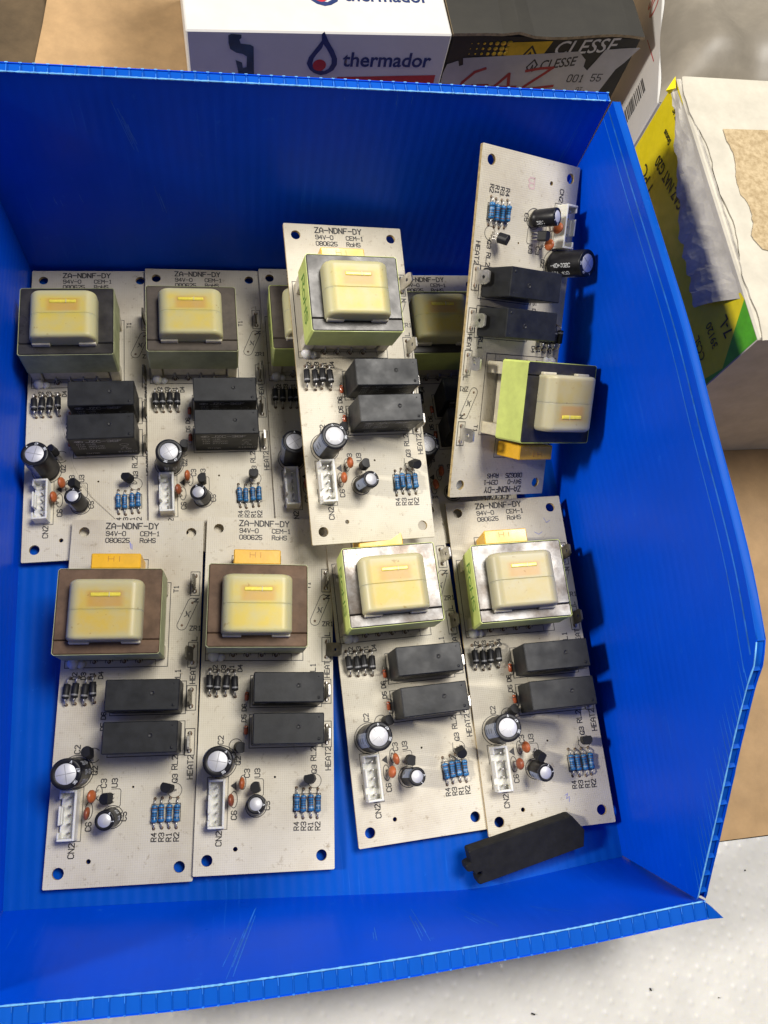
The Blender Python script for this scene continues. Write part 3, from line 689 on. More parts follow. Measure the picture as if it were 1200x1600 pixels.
def f_cn(mb):
    m = MT['white']; x0, x1, y0, y1, h = 5.4, 12.4, 18.7, 38.6, 7.2
    mb.box(x0, x1, y0, y1, .1, 1.6, m, .15); mb.box(x1 - 1.0, x1, y0, y1, 1.55, h, m, .2)
    mb.box(x0 + .1, x1 - .98, y0, y0 + 1.0, 1.55, h, m, .2); mb.box(x0 + .1, x1 - .98, y1 - 1.0, y1, 1.55, h, m, .2)
    for a, b_ in ((y0 + .98, y0 + 3.4), (y0 + 6.2, y1 - 6.2), (y1 - 3.4, y1 - .98)): mb.box(x0, x0 + .85, a, b_, 1.55, h - .3, m, .18)
    mb.box(x0 + .84, x0 + 1.25, y0 + 6.6, y1 - 6.6, 1.55, h - 2.6, m)
def f_pin(mb): mb.box(-.34, .34, -.34, .34, 1.4, 6.2, MT['lead'], .12)
def f_disc(mb):
    mb.T = Matrix.Translation((0, 0, 5.4)) @ Matrix.Diagonal((1.35, 2.7, 2.75, 1))
    mb.lathe([(math.sin(a), -math.cos(a)) for a in np.linspace(0.001, math.pi - .001, 9)], MT['disc'], 14); mb.T = None
def f_discleads(mb):
    for y in (-1.25, 1.25): mb.tube([(0, y, .05), (0, y, 2.2), (0, y * .9, 3.6)], .32, MT['lead'])
def f_to92(mb):
    o = [(2.35 * math.cos(math.radians(a)), 2.35 * math.sin(math.radians(a))) for a in range(-42, 223, 12)]
    o = [(x, y - .2) for x, y in o]; t = [(x * .95, y * .95) for x, y in o]; n = len(o)
    mb.prism(o, 4.2, 8.6, MT['diode']); mb.add([(x, y, 8.6) for x, y in o] + [(x, y, 8.8) for x, y in t], [list(range(n, 2 * n))] + [(i, (i + 1) % n, n + (i + 1) % n, n + i) for i in range(n)], MT['diode'])
def f_to92legs(mb):
    for x in (-1.27, 0, 1.27): mb.tube([(x * 1.25, 0, .05), (x * 1.2, 0, 1.8), (x, 0, 3.4), (x, 0, 4.4)], .26, MT['lead'])
def f_res(bands):
    def f(mb):
        p = [(0, -3.5), (.9, -3.45), (1.28, -3.1), (1.3, -2.3), (1.05, -1.9)]; ms = [MT['res']] * 4
        ys = [-2.1, -1.75, -1.0, -.65, -.05, .3, .9, 1.25, 2.1, 2.5]; p = [(0, -3.5), (.95, -3.45), (1.3, -3.0), (1.28, -2.1)]; ms = [MT['res']] * 3
        for i in range(0, 10, 2):
            p += [(1.1, ys[i + 1])] if i < 8 else [(1.28, ys[i + 1])]; ms += [bands[i // 2]]
            if i < 8: p += [(1.1 if i < 6 else 1.28, ys[i + 2])]; ms += [MT['res']]
        p += [(1.3, 3.0), (.95, 3.45), (0, 3.5)]; ms += [MT['res']] * 3
        mb.lathe(p, MT['res'], 14, (0, 0, 1.7), 'y', mats=ms)
    return f
def f_rleads(mb):
    for s_ in (-1, 1):
        mb.tube([(0, 3.4 * s_, 1.7), (0, 4.8 * s_, 1.7), (0, 5.7 * s_, 1.1), (0, 6.0 * s_, .05)], .3, MT['lead']); mb.lathe([(.75, .04), (.55, .3), (0, .45)], MT['solder'], 8, (0, 6.0 * s_, 0))
o = [(-3.15, .2), (3.15, .2), (3.15, 7.4), (2.2, 9.2), (-2.2, 9.2), (-3.15, 7.4)]
ME['tab'] = plate(o, [circ(0, 5.6, .85, 12)], -.4, .4, MT['tab'], MT['tab'])
for v in ME['tab'].vertices: v.co = (v.co.z, v.co.x, v.co.y)
def f_tabfeet(mb):
    for y in (-3.6, 3.6): mb.box(-.45, .45, y - .9, y + .9, .05, 1.1, MT['lead'], .2); mb.lathe([(1.1, .04), (.8, .35), (0, .6)], MT['solder'], 8, (0, y, 0))
def f_glue(mb):
    for (x, y, r, h) in ((5.4, 91.6, 2.6, 3.4), (8.6, 91.2, 1.9, 1.8)):
        mb.lathe([(r, .05), (r * .96, h * .4), (r * .75, h * .75), (r * .4, h * .95), (0, h)], MT['glue'], 14, (x, y, 0))
bandsets = [[MT['rb_dark'], MT['rb_dark'], MT['rb_dark'], MT['rb_pale'], MT['rb_brown']], [MT['rb_brown'], MT['rb_dark'], MT['rb_dark'], MT['rb_dark'], MT['rb_brown']],
            [MT['rb_pale'], MT['rb_brown'], MT['rb_dark'], MT['rb_dark'], MT['rb_brown']], [MT['rb_dark'], MT['rb_pale'], MT['rb_dark'], MT['rb_brown'], MT['rb_dark']]]

def setm(o, *ms):
    for sl, m in zip(o.material_slots, ms):
        sl.link = 'OBJECT'; sl.material = m
def lean_rot(dx, dy, h, spin=0.0):
    """rotation leaning the axis so that a point h up moves by (dx, dy)"""
    v = Vector((dx, dy, h)).normalized(); q = Vector((0, 0, 1)).rotation_difference(v); return (q.to_matrix() @ Matrix.Rotation(math.radians(spin), 3, 'Z')).to_euler()
def make_board(key, o, Mr, core, tape, bob, label, c2=(0, 0), c5=(0, 0), q2=(0, 0), q3=(0, 0), u3=(0, 0), c3=(0, 0), c6=(0, 0), tabs=((0, 0),) * 4, tabm=('tab',) * 4, spin=200, spin5=220, qspin=(0, 0, 0), glue=True, relay_dy=0):
    rnd = random.Random(key); ex, ey, ez = Mr
    mw = frame(Vector(o) * S, ex, ey, ez)
    b = empty('circuit_board', None, mw)
    tag(b, label, 'circuit board', 'relay circuit boards in the blue bin')
    P = lambda name, key_, fn, loc=(0, 0, 0), rot=None, par=None: link(name, me_(key_, fn), par or b, loc, rot)
    link('pcb', me_pcb, b); link('silkscreen', ME['silk'], b)
    tr = P('transformer', 'core', f_core); setm(tr, MT[core])
    c = P('core_bar', 'core_bar', f_bar, par=tr); setm(c, MT[core])
    c = P('tape_wrap', 'tape_wrap', f_tape, par=tr); setm(c, MT[tape])
    P('tape_print', 'tape_print', f_rohs, par=tr)
    for nm, y0, y1, e0, e1 in (('a', 96.8, 109.14, 1.5, 0), ('b', 109.18, 122.2, 0, 2.2)):
        c = P('bobbin_cover', 'cover_' + nm, cover(y0, y1, e0, e1), par=tr); setm(c, MT[bob])
    P('slot', 'slot', f_slot, par=tr); P('bobbin_foot', 'bobbin_foot', f_front, par=tr); P('bobbin_base', 'bobbin_base', f_base, par=tr); P('pins', 'tpins', f_pins, par=tr)
    fc_ = P('film_capacitor', 'film', f_film); fc_.scale.z = .74 if key in 'GHIJ' else 1.0
    for y in (69.4, 52.1):
        r = P('relay', 'relay', f_relay, (23.1, y + (relay_dy if y > 60 else 0), 0), (0, 0, math.radians(rnd.uniform(-.6, .6))))
        P('dimple', 'dimple', f_dimple, par=r); P('relay_print', 'rprint', f_rprint, par=r)
    for x in (4.0, 7.75, 11.5, 15.2):
        d = P('diode', 'diode', f_diode, (x + rnd.uniform(-.3, .3), 79.6 + rnd.uniform(-.5, .5), 0), (0, 0, math.radians(rnd.uniform(-4, 4)))); P('leads', 'dleads', f_dleads, par=d)
    for y in (73.6, 58.9):
        d = P('glass_diode', 'gdiode', f_gdiode, (20.7, y, 0), (0, 0, math.radians(rnd.uniform(-4, 4)))); P('leads', 'gleads', f_gleads, par=d)
    for (x, y, r, h, ln, sp, cr) in ((10.3, 45.7, 6.2, 20, c2, spin, True), (25.9, 26.9, 4.05, 12, c5, spin5, False)):
        k = 'c2' if cr else 'c5'
        cc = P('electrolytic_capacitor', k, cap(r, h), (x, y, 0), lean_rot(ln[0], ln[1], h, sp))
        P('can_top', k + 't', captop(r, h, cr), par=cc); P('polarity_stripe', k + 's', capstripe(r, h, 30), par=cc); P('sleeve_print', k + 'p', capprint(r, h, cr), par=cc)
    cn = P('connector', 'cn', f_cn)
    for i in range(5): P('pin', 'pin', f_pin, (9.2, 21.6 + 3.5 * i, 0), par=cn)
    for nm, x, y, ln, sp, m in (('c3', 19.8, 36.9, c3, rnd.uniform(-10, 10), 'disc'), ('c6', 16.0, 29.9, c6, rnd.uniform(-10, 10), 'disc_dark' if rnd.random() < .5 else 'disc')):
        d = P('ceramic_capacitor', 'discc', f_disc, (x, y, 0), lean_rot(ln[0], ln[1], 6, sp)); setm(d, MT[m]); P('leads', 'discl', f_discleads, par=d)
    for x, y, ln, sp in ((16.6, 52.0, q2, 90 + qspin[0]), (26.2, 34.6, u3, 90 + qspin[1]), (50.6, 37.2, q3, 180 + qspin[2])):
        d = P('transistor', 'to92', f_to92, (x, y, 0), lean_rot(ln[0], ln[1], 7, sp)); P('leads', 'to92l', f_to92legs, par=d)
    for i, x in enumerate((43.2, 46.35, 49.5, 52.6)):
        d = P('resistor', 'res%d' % i, f_res(bandsets[i]), (x, 27.5 + rnd.uniform(-.4, .4), 0), (0, rnd.uniform(-.12, .12), math.radians(rnd.uniform(-2.5, 2.5)))); P('leads', 'rleads', f_rleads, par=d)
    for i, y in enumerate((127.7, 94.8, 75.5, 56.5)):
        t = link('blade_terminal', ME['tab'], b, (56.9, y, 0), lean_rot(tabs[i][0], tabs[i][1], 9)); setm(t, MT[tabm[i]], MT[tabm[i]]); P('feet', 'tabfeet', f_tabfeet, par=t)
    if glue: P('glue_blob', 'glue', f_glue)
    return b
dull = ('tab_dull',) * 4; half = ('tab', 'tab_dull', 'tab', 'tab')
BA = make_board('A', (22.77, -17.3, 4.2), ((0.9982, -0.0593, 0.0), (0.0593, 0.9978, 0.0285), (-0.0017, -0.0284, 0.9996)), 'core_brown', 'tape_dull', 'bob_amber',
    'circuit board with dull brown transformer core in the front left corner of the bin', c2=(-.4, -.6), c5=(-1.2, -.6), q2=(-1.5, 1.5), q3=(-2.2, .8), u3=(-2.5, 0), c3=(-2.5, -1.5), c6=(.4, -1), tabs=((-.5, 0), (-2.5, 0), (-.6, 0), (0, 0)), tabm=dull[:3] + ('tab',), spin=170, spin5=200, qspin=(10, 0, -15))
BB = make_board('B', (82.84, -18.93, 6.2), ((0.9971, -0.0683, -0.0333), (0.069, 0.9974, 0.0221), (0.0317, -0.0244, 0.9992)), 'core_brown', 'tape_dull', 'bob',
    'flat circuit board with brown transformer core, second from the left in the front row', c2=(-1.4, .1), c5=(-.6, 1.3), q2=(1.5, -.5), q3=(-2.2, .4), u3=(-1, .2), c3=(-.5, -.4), c6=(-1.2, 0), tabs=((0, 0), (8.5, -1.5), (.3, 0), (.3, 0)), tabm=dull[:2] + ('tab', 'tab'), spin=150, spin5=140, qspin=(0, 15, 10))
BC = make_board('C', (153.8, -16.16, 6.0), ((0.9991, 0.0307, -0.03), (-0.03, 0.9993, 0.0221), (0.0306, -0.0212, 0.9993)), 'core_steel', 'tape', 'bob_amber',
    'circuit board with stained bare steel transformer core just below the raised board', c2=(.7, 0), c5=(1.5, 0), q2=(2.0, .3), q3=(-.2, -3.2), u3=(.3, -.6), c3=(.6, -1.8), c6=(2.2, .2), tabs=((2, 0), (1.0, 0), (.3, 0), (.3, 0)), tabm=half, spin=190, spin5=150, qspin=(20, -10, 20), relay_dy=.6)
BD = make_board('D', (212.68, -17.85, 5.72), ((0.999, 0.0051, 0.0445), (-0.0062, 0.9997, 0.0235), (-0.0444, -0.0237, 0.9987)), 'core_steel', 'tape', 'bob_pale',
    'circuit board with bright steel transformer core against the right wall, above the black plastic cover', c2=(.2, .4), c5=(1.2, -1.8), q2=(1.5, 2.0), q3=(-.4, 0), u3=(1.2, -2.6), c3=(2.2, 0), c6=(2.0, 0), tabs=((.6, 0), (.6, 0), (.3, 0), (.3, 0)), tabm=dull, spin=185, spin5=210, qspin=(20, -30, 0))
BE = make_board('E', (141.35, 115.97, 29.35), ((0.9921, 0.0523, -0.1138), (-0.0322, 0.9846, 0.1721), (0.121, -0.167, 0.9785)), 'core_dark', 'tape', 'bob',
    'raised circuit board lying tilted on top of the others in the middle', c2=(0, .5), c5=(1.7, .5), q2=(1.5, 1.5), q3=(1.6, -2.8), u3=(.6, 1), c3=(.4, 0), c6=(.6, 0), tabs=((3.4, 1), (1.5, 0), (.3, 0), (1, 0)), spin=200, spin5=200, qspin=(0, 0, 20))
BF = make_board('F', (276.62, 277.91, 92.54), ((-0.9249, -0.1287, 0.3577), (-0.0826, -0.8504, -0.5195), (0.3711, -0.5101, 0.776)), 'core_dark', 'tape', 'bob_pale',
    'upside-down circuit board propped steeply in the back right corner of the bin', c2=(-2.6, -.3), c5=(-4.6, -.8), q2=(0, .4), q3=(-3.8, 2.2), u3=(-2.0, .2), c3=(-.5, 1.2), c6=(-1, 0), tabs=((-.5, .2), (-.3, 0), (-.6, 0), (-.6, 0)), spin=215, spin5=240, qspin=(0, 0, 60))
BG = make_board('G', (8.97, 122.29, 4.2), ((1.0, 0.005, 0.0), (-0.005, 1.0, 0.0), (0.0, 0.0, 1.0)), 'core_dark', 'tape_dull', 'bob',
    'circuit board in the back left corner against the left wall', c2=(-1.0, .1), c5=(-1.4, .5), q2=(-3.2, 1.4), q3=(-2.8, .6), u3=(-2.6, 1.0), c3=(-2, 0), c6=(-1.5, 0), tabs=((-.6, 0), (-.5, 0), (0, 0), (0, 0)), tabm=dull, spin=235, spin5=230, qspin=(30, 0, -10))
BH = make_board('H', (66.37, 122.64, 6.5), ((0.9994, 0.0068, -0.0333), (-0.0068, 1.0, 0.0), (0.0333, 0.0002, 0.9994)), 'core_grey', 'tape_dull', 'bob',
    'back row circuit board second from the left wall, left of the raised board', c2=(.9, -2.0), c5=(-2.2, -.9), q2=(1, .6), q3=(-.2, -.6), u3=(-.5, 0), c3=(-1.2, .3), c6=(-2.0, .4), tabs=((-.6, 0), (0, 0), (0, 0), (0, 0)), tabm=dull[:3] + ('tab',), spin=100, spin5=250, qspin=(0, 0, 0))
BI = make_board('I', (126.42, 123.51, 6.0), ((0.9997, 0.0084, -0.025), (-0.0084, 1.0, 0.0), (0.025, 0.0002, 0.9997)), 'core_grey', 'tape', 'bob',
    'circuit board mostly hidden beneath the left edge of the raised board', c2=(0, .4), tabm=dull, spin=190, spin5=230)
BJ = make_board('J', (192.19, 120.31, 5.5), ((0.9998, 0.0143, -0.0167), (-0.0143, 0.9999, 0.0), (0.0167, 0.0002, 0.9999)), 'core_dark', 'tape', 'bob',
    'shaded circuit board at the back between the raised board and the propped board', c2=(0, .4), tabm=dull, spin=190, spin5=230)
# pen and stamp marks
def marks(board, lst, m, wd=.22):
    mb = MB()
    for l in lst: mb.stroke(l, wd, m, .06)
    link('pen_mark', mb.build('pen_mark'), board)
marks(BA, [[(26.4, 147.6), (27, 144.6), (26.7, 147)], [(27.4, 146.6), (27.6, 144.2)]], MT['pen'], .35)
marks(BD, [[(38, 13.8), (39.4, 14.6), (38.5, 12.4), (40, 13.2), (39.6, 11)], [(50, 147), (51, 144.5), (53, 145.6)], [(44, 140), (46, 138.6), (48, 139.8)]], MT['pen'], .25)
marks(BE, [[(27.5, 146), (28.6, 145)]], MT['pen'], .4)
marks(BF, [[(28, 9.5), (28, 14), (30.5, 14), (31.3, 13), (30.5, 11.8), (28, 11.8)], [(30.5, 11.8), (31.6, 10.7), (30.6, 9.5), (28, 9.5)]], MT['stamp'], .7)
# loose fibre on the left board
mb = MB(); g = Vector((8.97, 122.29, 4.2))
mb.tube([g + Vector(p) for p in ((7.1, 90.8, 9), (13, 80.7, 8), (17, 69.2, 6), (20.2, 56, 5), (22.6, 46.5, 3.6), (24.5, 42.1, 3), (27.6, 36.6, 1.5), (30.8, 30.9, .6), (41.7, 19.3, .4))], .085, MT['hair'], 5)
tag(link('loose_fibre', mb.build('loose_fibre')), 'thin pale loose fibre curling across the back left circuit board', 'fibre')

# ------------------------------------------------------------------ loose black plastic cover in front of board D
e_r = Vector((50, 9.3, 0)).normalized(); mb = MB()
o = [(0, 1.2), (1.2, 3.0), (4.2, 3.0), (4.2, 0.2), (9, -1.2), (53.0, -1.2), (56.0, 6.6), (51.8, 14.6), (50.4, 14.9), (.6, 14.9), (0, 13.6), (0, 9.3), (-2.6, 9.3), (-3.1, 8.4), (-3.1, 6.9), (-2.4, 6.0), (0, 6.0)]
o = [(0.4, 4.4), (1.2, 5.2), (3.4, 5.2), (3.4, 3.8), (2.2, 3.2), (.8, 2.6), (.8, .4), (1.8, -.4), (6, -.4), (52.6, .2), (54.6, 7.5), (50.2, 15.2), (49, 15.6), (.2, 15.6), (-.4, 15), (-.4, 10.3), (-2.6, 9.8), (-3.0, 9.2), (-3.0, 7.4), (-2.4, 6.8), (-.4, 6.6)]
n = len(o); c_ = (25, 7.5)
mb.prism(o, 0, 5.6, MT['rubber']); mb.add([(x, y, 5.6) for x, y in o] + [(c_[0] + (x - c_[0]) * .985, c_[1] + (y - c_[1]) * .95, 6.2) for x, y in o], [list(range(n, 2 * n))] + [(i, (i + 1) % n, n + (i + 1) % n, n + i) for i in range(n)], MT['rubber'])
bc = link('plastic_cover', mb.build('plastic_cover')); bc.matrix_world = frame(Vector((203.2, -34.2, 3.4)) * S, e_r, Vector((-e_r.y, e_r.x, 0)).normalized() * .95 + Vector((0, 0, .31)), e_r.cross((Vector((-e_r.y, e_r.x, 0)) * .95 + Vector((0, 0, .31))).normalized()))
tag(bc, 'loose matt black plastic cover with small lugs at the front right of the bin', 'plastic cover')

# ------------------------------------------------------------------ cartons behind and beside the bin
ZB = -6.2
def carton(name, p0, p1, depth, top, m, mtop=None, bulge=0.0):
    """box whose front top edge runs from p0 to p1; returns the empty and the front-face matrix (mm, local)"""
    p0, p1 = Vector((*p0, 0)), Vector((*p1, 0)); ex = (p1 - p0).normalized(); ey = Vector((-.01, 1, 0)); Lw = (p1 - p0).length
    e = empty(name, None, frame((p0 + Vector((0, 0, ZB))) * S, ex, ey, Vector((0, 0, 1))))
    mb = MB(); mb.box(0, Lw, 0, depth, 0, top - ZB, m, .7); link('carton_body', mb.build('carton_body'), e)
    return e, Lw, top - ZB
# white carton with flame-drop logo
e, Lw, Hh = carton('white_carton', (95.0, 341.4), (220.4, 354.5), 150, 100, MT['carton_white'])
fp = lambda x, z, y=-.12: basis((x, y, z - ZB), (1, 0, 0), (0, 0, 1))
font_print('thermador', 11.4, MT['carton_navy'], fp(74.0, 81.6), 'printed_name', e, bold=.24, xs=.89)
def drop(mb, ox, oz, k, m, dot):
    out = [(.0, 1.0), (.03, .93), (.10, .78), (.22, .58), (.30, .40), (.31, .26), (.25, .12), (.12, .03), (0, 0), (-.14, .05), (-.24, .14), (-.30, .28), (-.27, .42), (-.16, .60), (-.04, .80), (-.05, .95)]
    inn = [(.0, .72), (.06, .64), (.13, .52), (.19, .40), (.20, .28), (.15, .16), (.06, .10), (-.02, .12), (-.10, .13), (-.16, .18), (-.19, .28), (-.17, .40), (-.10, .52), (-.03, .62), (-.01, .68), (-.005, .71)]
    n = len(out); T_ = lambda p: (ox + p[0] * k, oz + p[1] * k, 0)
    mb.add([T_(p) for p in out] + [T_(p) for p in inn], [(i, (i + 1) % n, n + (i + 1) % n, n + i) for i in range(n)], m)
    mb.add([(ox - .045 * k + x, oz + .24 * k + y, .03) for x, y in circ(0, 0, .135 * k, 20)], [list(range(20))], dot)
mb = MB(); mb.T = basis((0, -.12, -ZB), (1, 0, 0), (0, 0, 1)); drop(mb, 63.6, 76.2, 24.4, MT['carton_navy'], MT['carton_red']); link('printed_logo', mb.build('printed_logo'), e)
mb = MB(); mb.T = basis((0, -.12, -ZB), (1, 0, 0), (0, 0, 1)); mb.add([(72, 75.2, 0), (122.6, 76.8, 0), (122.6, 60, 0), (72, 60, 0)], [(0, 1, 2, 3)], MT['carton_red']); link('printed_band', mb.build('printed_band'), e)
mb = MB(); mb.T = basis((0, -.12, -ZB), (1, 0, 0), (0, 0, 1))
mb.prism([(19, 97.8), (20.4, 98.6), (25, 98.2), (25, 96.6), (24, 95.6), (24.6, 93.5), (29, 93), (30.6, 92), (30.8, 70), (24, 70), (23.0, 79), (22.0, 84.5), (25, 83.2), (25.4, 80), (27.2, 80.6), (27.4, 86.6), (25.4, 88.0), (22.4, 88.6), (19.6, 90.6), (19, 94)], 0, .04, MT['carton_steel']); link('printed_picture', mb.build('printed_picture'), e)
tp = lambda x, y: basis((x, y, Hh + .1), (1, 0, 0), (0, 1, 0))
font_print('thermador', 12, MT['carton_navy'], tp(76, 20.4), 'printed_name', e, bold=.22, xs=.80)
mb = MB(); mb.T = basis((0, 0, Hh + .1), (1, 0, 0), (0, 1, 0)); drop(mb, 66, 16.6, 26, MT['carton_navy'], MT['carton_red']); link('printed_logo', mb.build('printed_logo'), e)
tag(e, 'white carton with blue drop logo reading thermador behind the bin', 'box')
# black carton with yellow panel and torn sticker
e, Lw, Hh = carton('black_carton', (222.2, 352.0), (322.9, 362.1), 120, 97.5, MT['carton_black'])
mb = MB(); lid = []
for i in range(13):
    x = -.5 + (Lw + 1) * i / 12; zt = Hh + 1.8 + 1.1 * math.sin(i * .8) * (i / 12) + (1.6 if i == 4 else 0); lid.append((x, zt))
front = [(x, -1.6 + .5 * math.sin(x * .09), z) for x, z in lid]; back = [(x, 118, Hh + 3) for x, z in lid]
mb.grid([front, back], MT['carton_black'], False); mb.grid([[(x, y, z - 1.5) for x, y, z in front], [(x, y, z - 1.5) for x, y, z in back]], MT['carton_black'], False)
mb.grid([front, [(x, y, z - 1.5) for x, y, z in front]], MT['carton_kraft_edge'], False); mb.grid([[front[0], back[0]], [(p[0], p[1], p[2] - 1.5) for p in (front[0], back[0])]], MT['carton_kraft_edge'], False); mb.grid([[front[-1], back[-1]], [(p[0], p[1], p[2] - 1.5) for p in (front[-1], back[-1])]], MT['carton_kraft_edge'], False)
link('lid_flap', mb.build('lid_flap'), e)
def face(m_, fn, name, dy=-.12):
    mb = MB(); mb.T = basis((0, dy, -ZB), (1, 0, 0), (0, 0, 1)); fn(mb, m_); link(name, mb.build(name), e)
face(MT['carton_yellow'], lambda mb, m: mb.prism([(31, 93.6), (53.4, 94.8), (50.5, 86), (31, 84.5)], 0, .03, m), 'printed_panel')
def dots(mb, m):
    for i in range(7):
        for j in range(4):
            r = .3 + .22 * i; mb.lathe([(r, .0), (0, .02)], m, 10, (11 + 3.3 * i, 92.6 - 3.0 * j + .08 * i, 0))
face(MT['carton_yellow'], dots, 'printed_dots')
def flame(mb, m): mb.stroke([(40.2, 86.4), (43.2, 91.6), (46.4, 87.4)], 1.0, m, .08); mb.stroke([(42.2, 85.5), (43.4, 88.2), (44.4, 86)], .7, m, .08)
face(MT['carton_black'], flame, 'printed_logo')
font_print('CLESSE', 11.4, MT['print_white'], basis((55.4, -.14, 86.6 - ZB), (1, 0, .085), (0, 0, 1)), 'printed_name', e, bold=.1, shear=.25, xs=.95)
face(MT['sticker'], lambda mb, m: mb.prism([(1, 80.4), (6.4, 82.6), (7.6, 79.4), (9.6, 80.2), (8.6, 84.2), (40, 86.6), (70, 89.2), (72.6, 86.6), (75.4, 84.2), (76, 80), (79.0, 77.6), (81, 82.4), (84, 90.4), (97, 91.7), (103, 91.8), (98, 82.6), (95, 78.6), (91.2, 63), (86, 58), (0, 55), (0, 75)], 0, .05, m), 'torn_sticker', -.18)
font_print('CLESSE', 8.0, MT['ink'], basis((45.8 + 5.6, -.26, 77.7 - ZB), (1, 0, .16), (0, 0, 1)), 'sticker_name', e, bold=.13, shear=.2, xs=.78)
face(MT['ink'], lambda mb, m: (mb.stroke([(45.6, 77.0), (44.4, 79.4), (47.2, 83.8), (49.6, 80.8), (48.4, 77.6)], .8, m), mb.stroke([(46.8, 77.8), (47.2, 80.6), (48.2, 76.6)], .6, m)), 'sticker_logo', -.26)
def gaz(mb, m):
    for l in ([(22, 81.6), (17, 79.4), (12, 73.2), (11, 69.4), (15, 66.6), (21, 67.6), (22.5, 71), (18, 70.8), (26, 71.2)], [(27, 66), (36, 78.4), (37.8, 71), (38.6, 66)], [(29, 70), (42, 70.2)], [(45, 80.4), (52, 82), (59, 82.6), (56, 79.4), (49, 72.6), (45, 68.4), (54, 69.6), (63, 71)]): mb.stroke(l, 1.7, m)
face(MT['marker'], lambda mb, m: (setattr(mb, 'T', mb.T @ Matrix.Translation((0, -3.4, 0))), gaz(mb, m)), 'marker_writing', -.30)
face(MT['ink'], lambda mb, m: (text(mb, '001', 70, 70.4, 4.4, m, wd=.6, ws=.75), text(mb, '55', 83.4, 71.0, 4.4, m, wd=.6, ws=.75), text(mb, 'QT.', 77.5, 64.6, 2.2, m, wd=.35)), 'sticker_number', -.26)
tag(e, 'black carton with torn white sticker and red marker writing behind the bin', 'box')
# white carton with red lettering, left side towards us
p0, p1 = Vector((320.6, 312.7, 0)), Vector((338.8, 382.1, 0)); q1 = p0 + (p1 - p0) * 1.9; ex = (p0 - q1).normalized(); ey = Vector((-ex.y, ex.x, 0))
e = empty('slim_white_carton', None, frame((q1 + Vector((0, 0, ZB))) * S, ex, ey, Vector((0, 0, 1)))); Lq = (p0 - q1).length
mb = MB(); mb.box(0, Lq, 0, 95, 0, 100 - ZB, MT['carton_white'], .6); link('carton_body', mb.build('carton_body'), e)
# on this side face x runs from far (0) to near (Lq), z up
font_print('SO', 17, MT['carton_red'], basis((Lq - 90, -.12, 82 - ZB), (1, 0, .25), (0, 0, 1)), 'printed_name', e, bold=.12, xs=.8)
def redl(mb, m): mb.stroke([(Lq - 62, 84 - ZB), (Lq - 36, 93 - ZB)], .6, m); 
mb = MB(); mb.T = basis((0, -.12, 0), (1, 0, 0), (0, 0, 1)); redl(mb, MT['carton_red']); link('printed_line', mb.build('printed_line'), e)
mb = MB(); mb.T = basis((0, -.12, 0), (1, 0, 0), (0, 0, 1))
zz = 57.5
while zz < 79.5:
    h_ = random.choice((.35, .5, .9)); z_ = zz - ZB
    mb.add([(Lq - 39, z_, 0), (Lq - 25, z_ + 4.6, 0), (Lq - 25, z_ + h_ + 4.6, 0), (Lq - 39, z_ + h_, 0)], [(0, 1, 2, 3)], MT['ink']); zz += h_ + random.choice((.4, .6, 1.0))
link('printed_barcode', mb.build('printed_barcode'), e)
tag(e, 'narrow white carton with red lettering and a barcode right of the black carton', 'box')
# grey plastic film parcel on top
mb = MB(); rows = []
for j in range(25):
    row = []
    for i in range(29):
        u, v = i / 28, j / 24; y = 312.3 + 4 * u + 125 * v + 3 * math.sin(u * 9) * u; x = 321.0 + .262 * (y - 312.7) + 125 * u + .9 * math.sin(v * 14)
        ed = (min(1, min(u, 1 - u) * 7) * min(1, min(v, 1 - v) * 6)) ** .5
        row.append((x, y, 100.4 + 15 * ed + 2.2 * math.sin(u * 11 + v * 3) * ed + 1.8 * math.sin(v * 13 - u * 4) * ed + 1.2 * math.sin(u * 27 + v * 9) * ed))
    rows.append(row)
mb.grid(rows, MT['plastic_bag']); mb.grid([[(p[0], p[1], 100.3) for p in r] for r in rows], MT['plastic_bag'])
tag(link('film_parcel', mb.build('film_parcel')), 'grey parcel wrapped in crumpled plastic film at the top right', 'parcel')
# worn white box with yellow and green label
e = empty('worn_box', None, frame(Vector((326.1, 170, ZB)) * S, (1, 0, 0), (0, 1, 0), (0, 0, 1))); Hb = 116.2 - ZB; Db = 141.0
mb = MB(); LX = -4.7 / Db
def lx(y): return LX * y
# body as a slightly crushed block
def ring(z, ins): return [(lx(0) + ins, ins, z), (150 - ins, ins, z), (150 - ins, Db + 4 - ins, z), (lx(Db) + ins, Db - ins, z)]
rg = [ring(0, .6), ring(.6, 0), ring(Hb - .8, 0), ring(Hb, .8)]
for a, b_ in zip(rg, rg[1:]): mb.add(a + b_, [(i, (i + 1) % 4, 4 + (i + 1) % 4, 4 + i) for i in range(4)], MT['box_paper'])
mb.add(rg[0], [(0, 1, 2, 3)], MT['box_paper']); mb.add(rg[-1], [(0, 1, 2, 3)], MT['box_paper']); link('box_body', mb.build('box_body'), e)
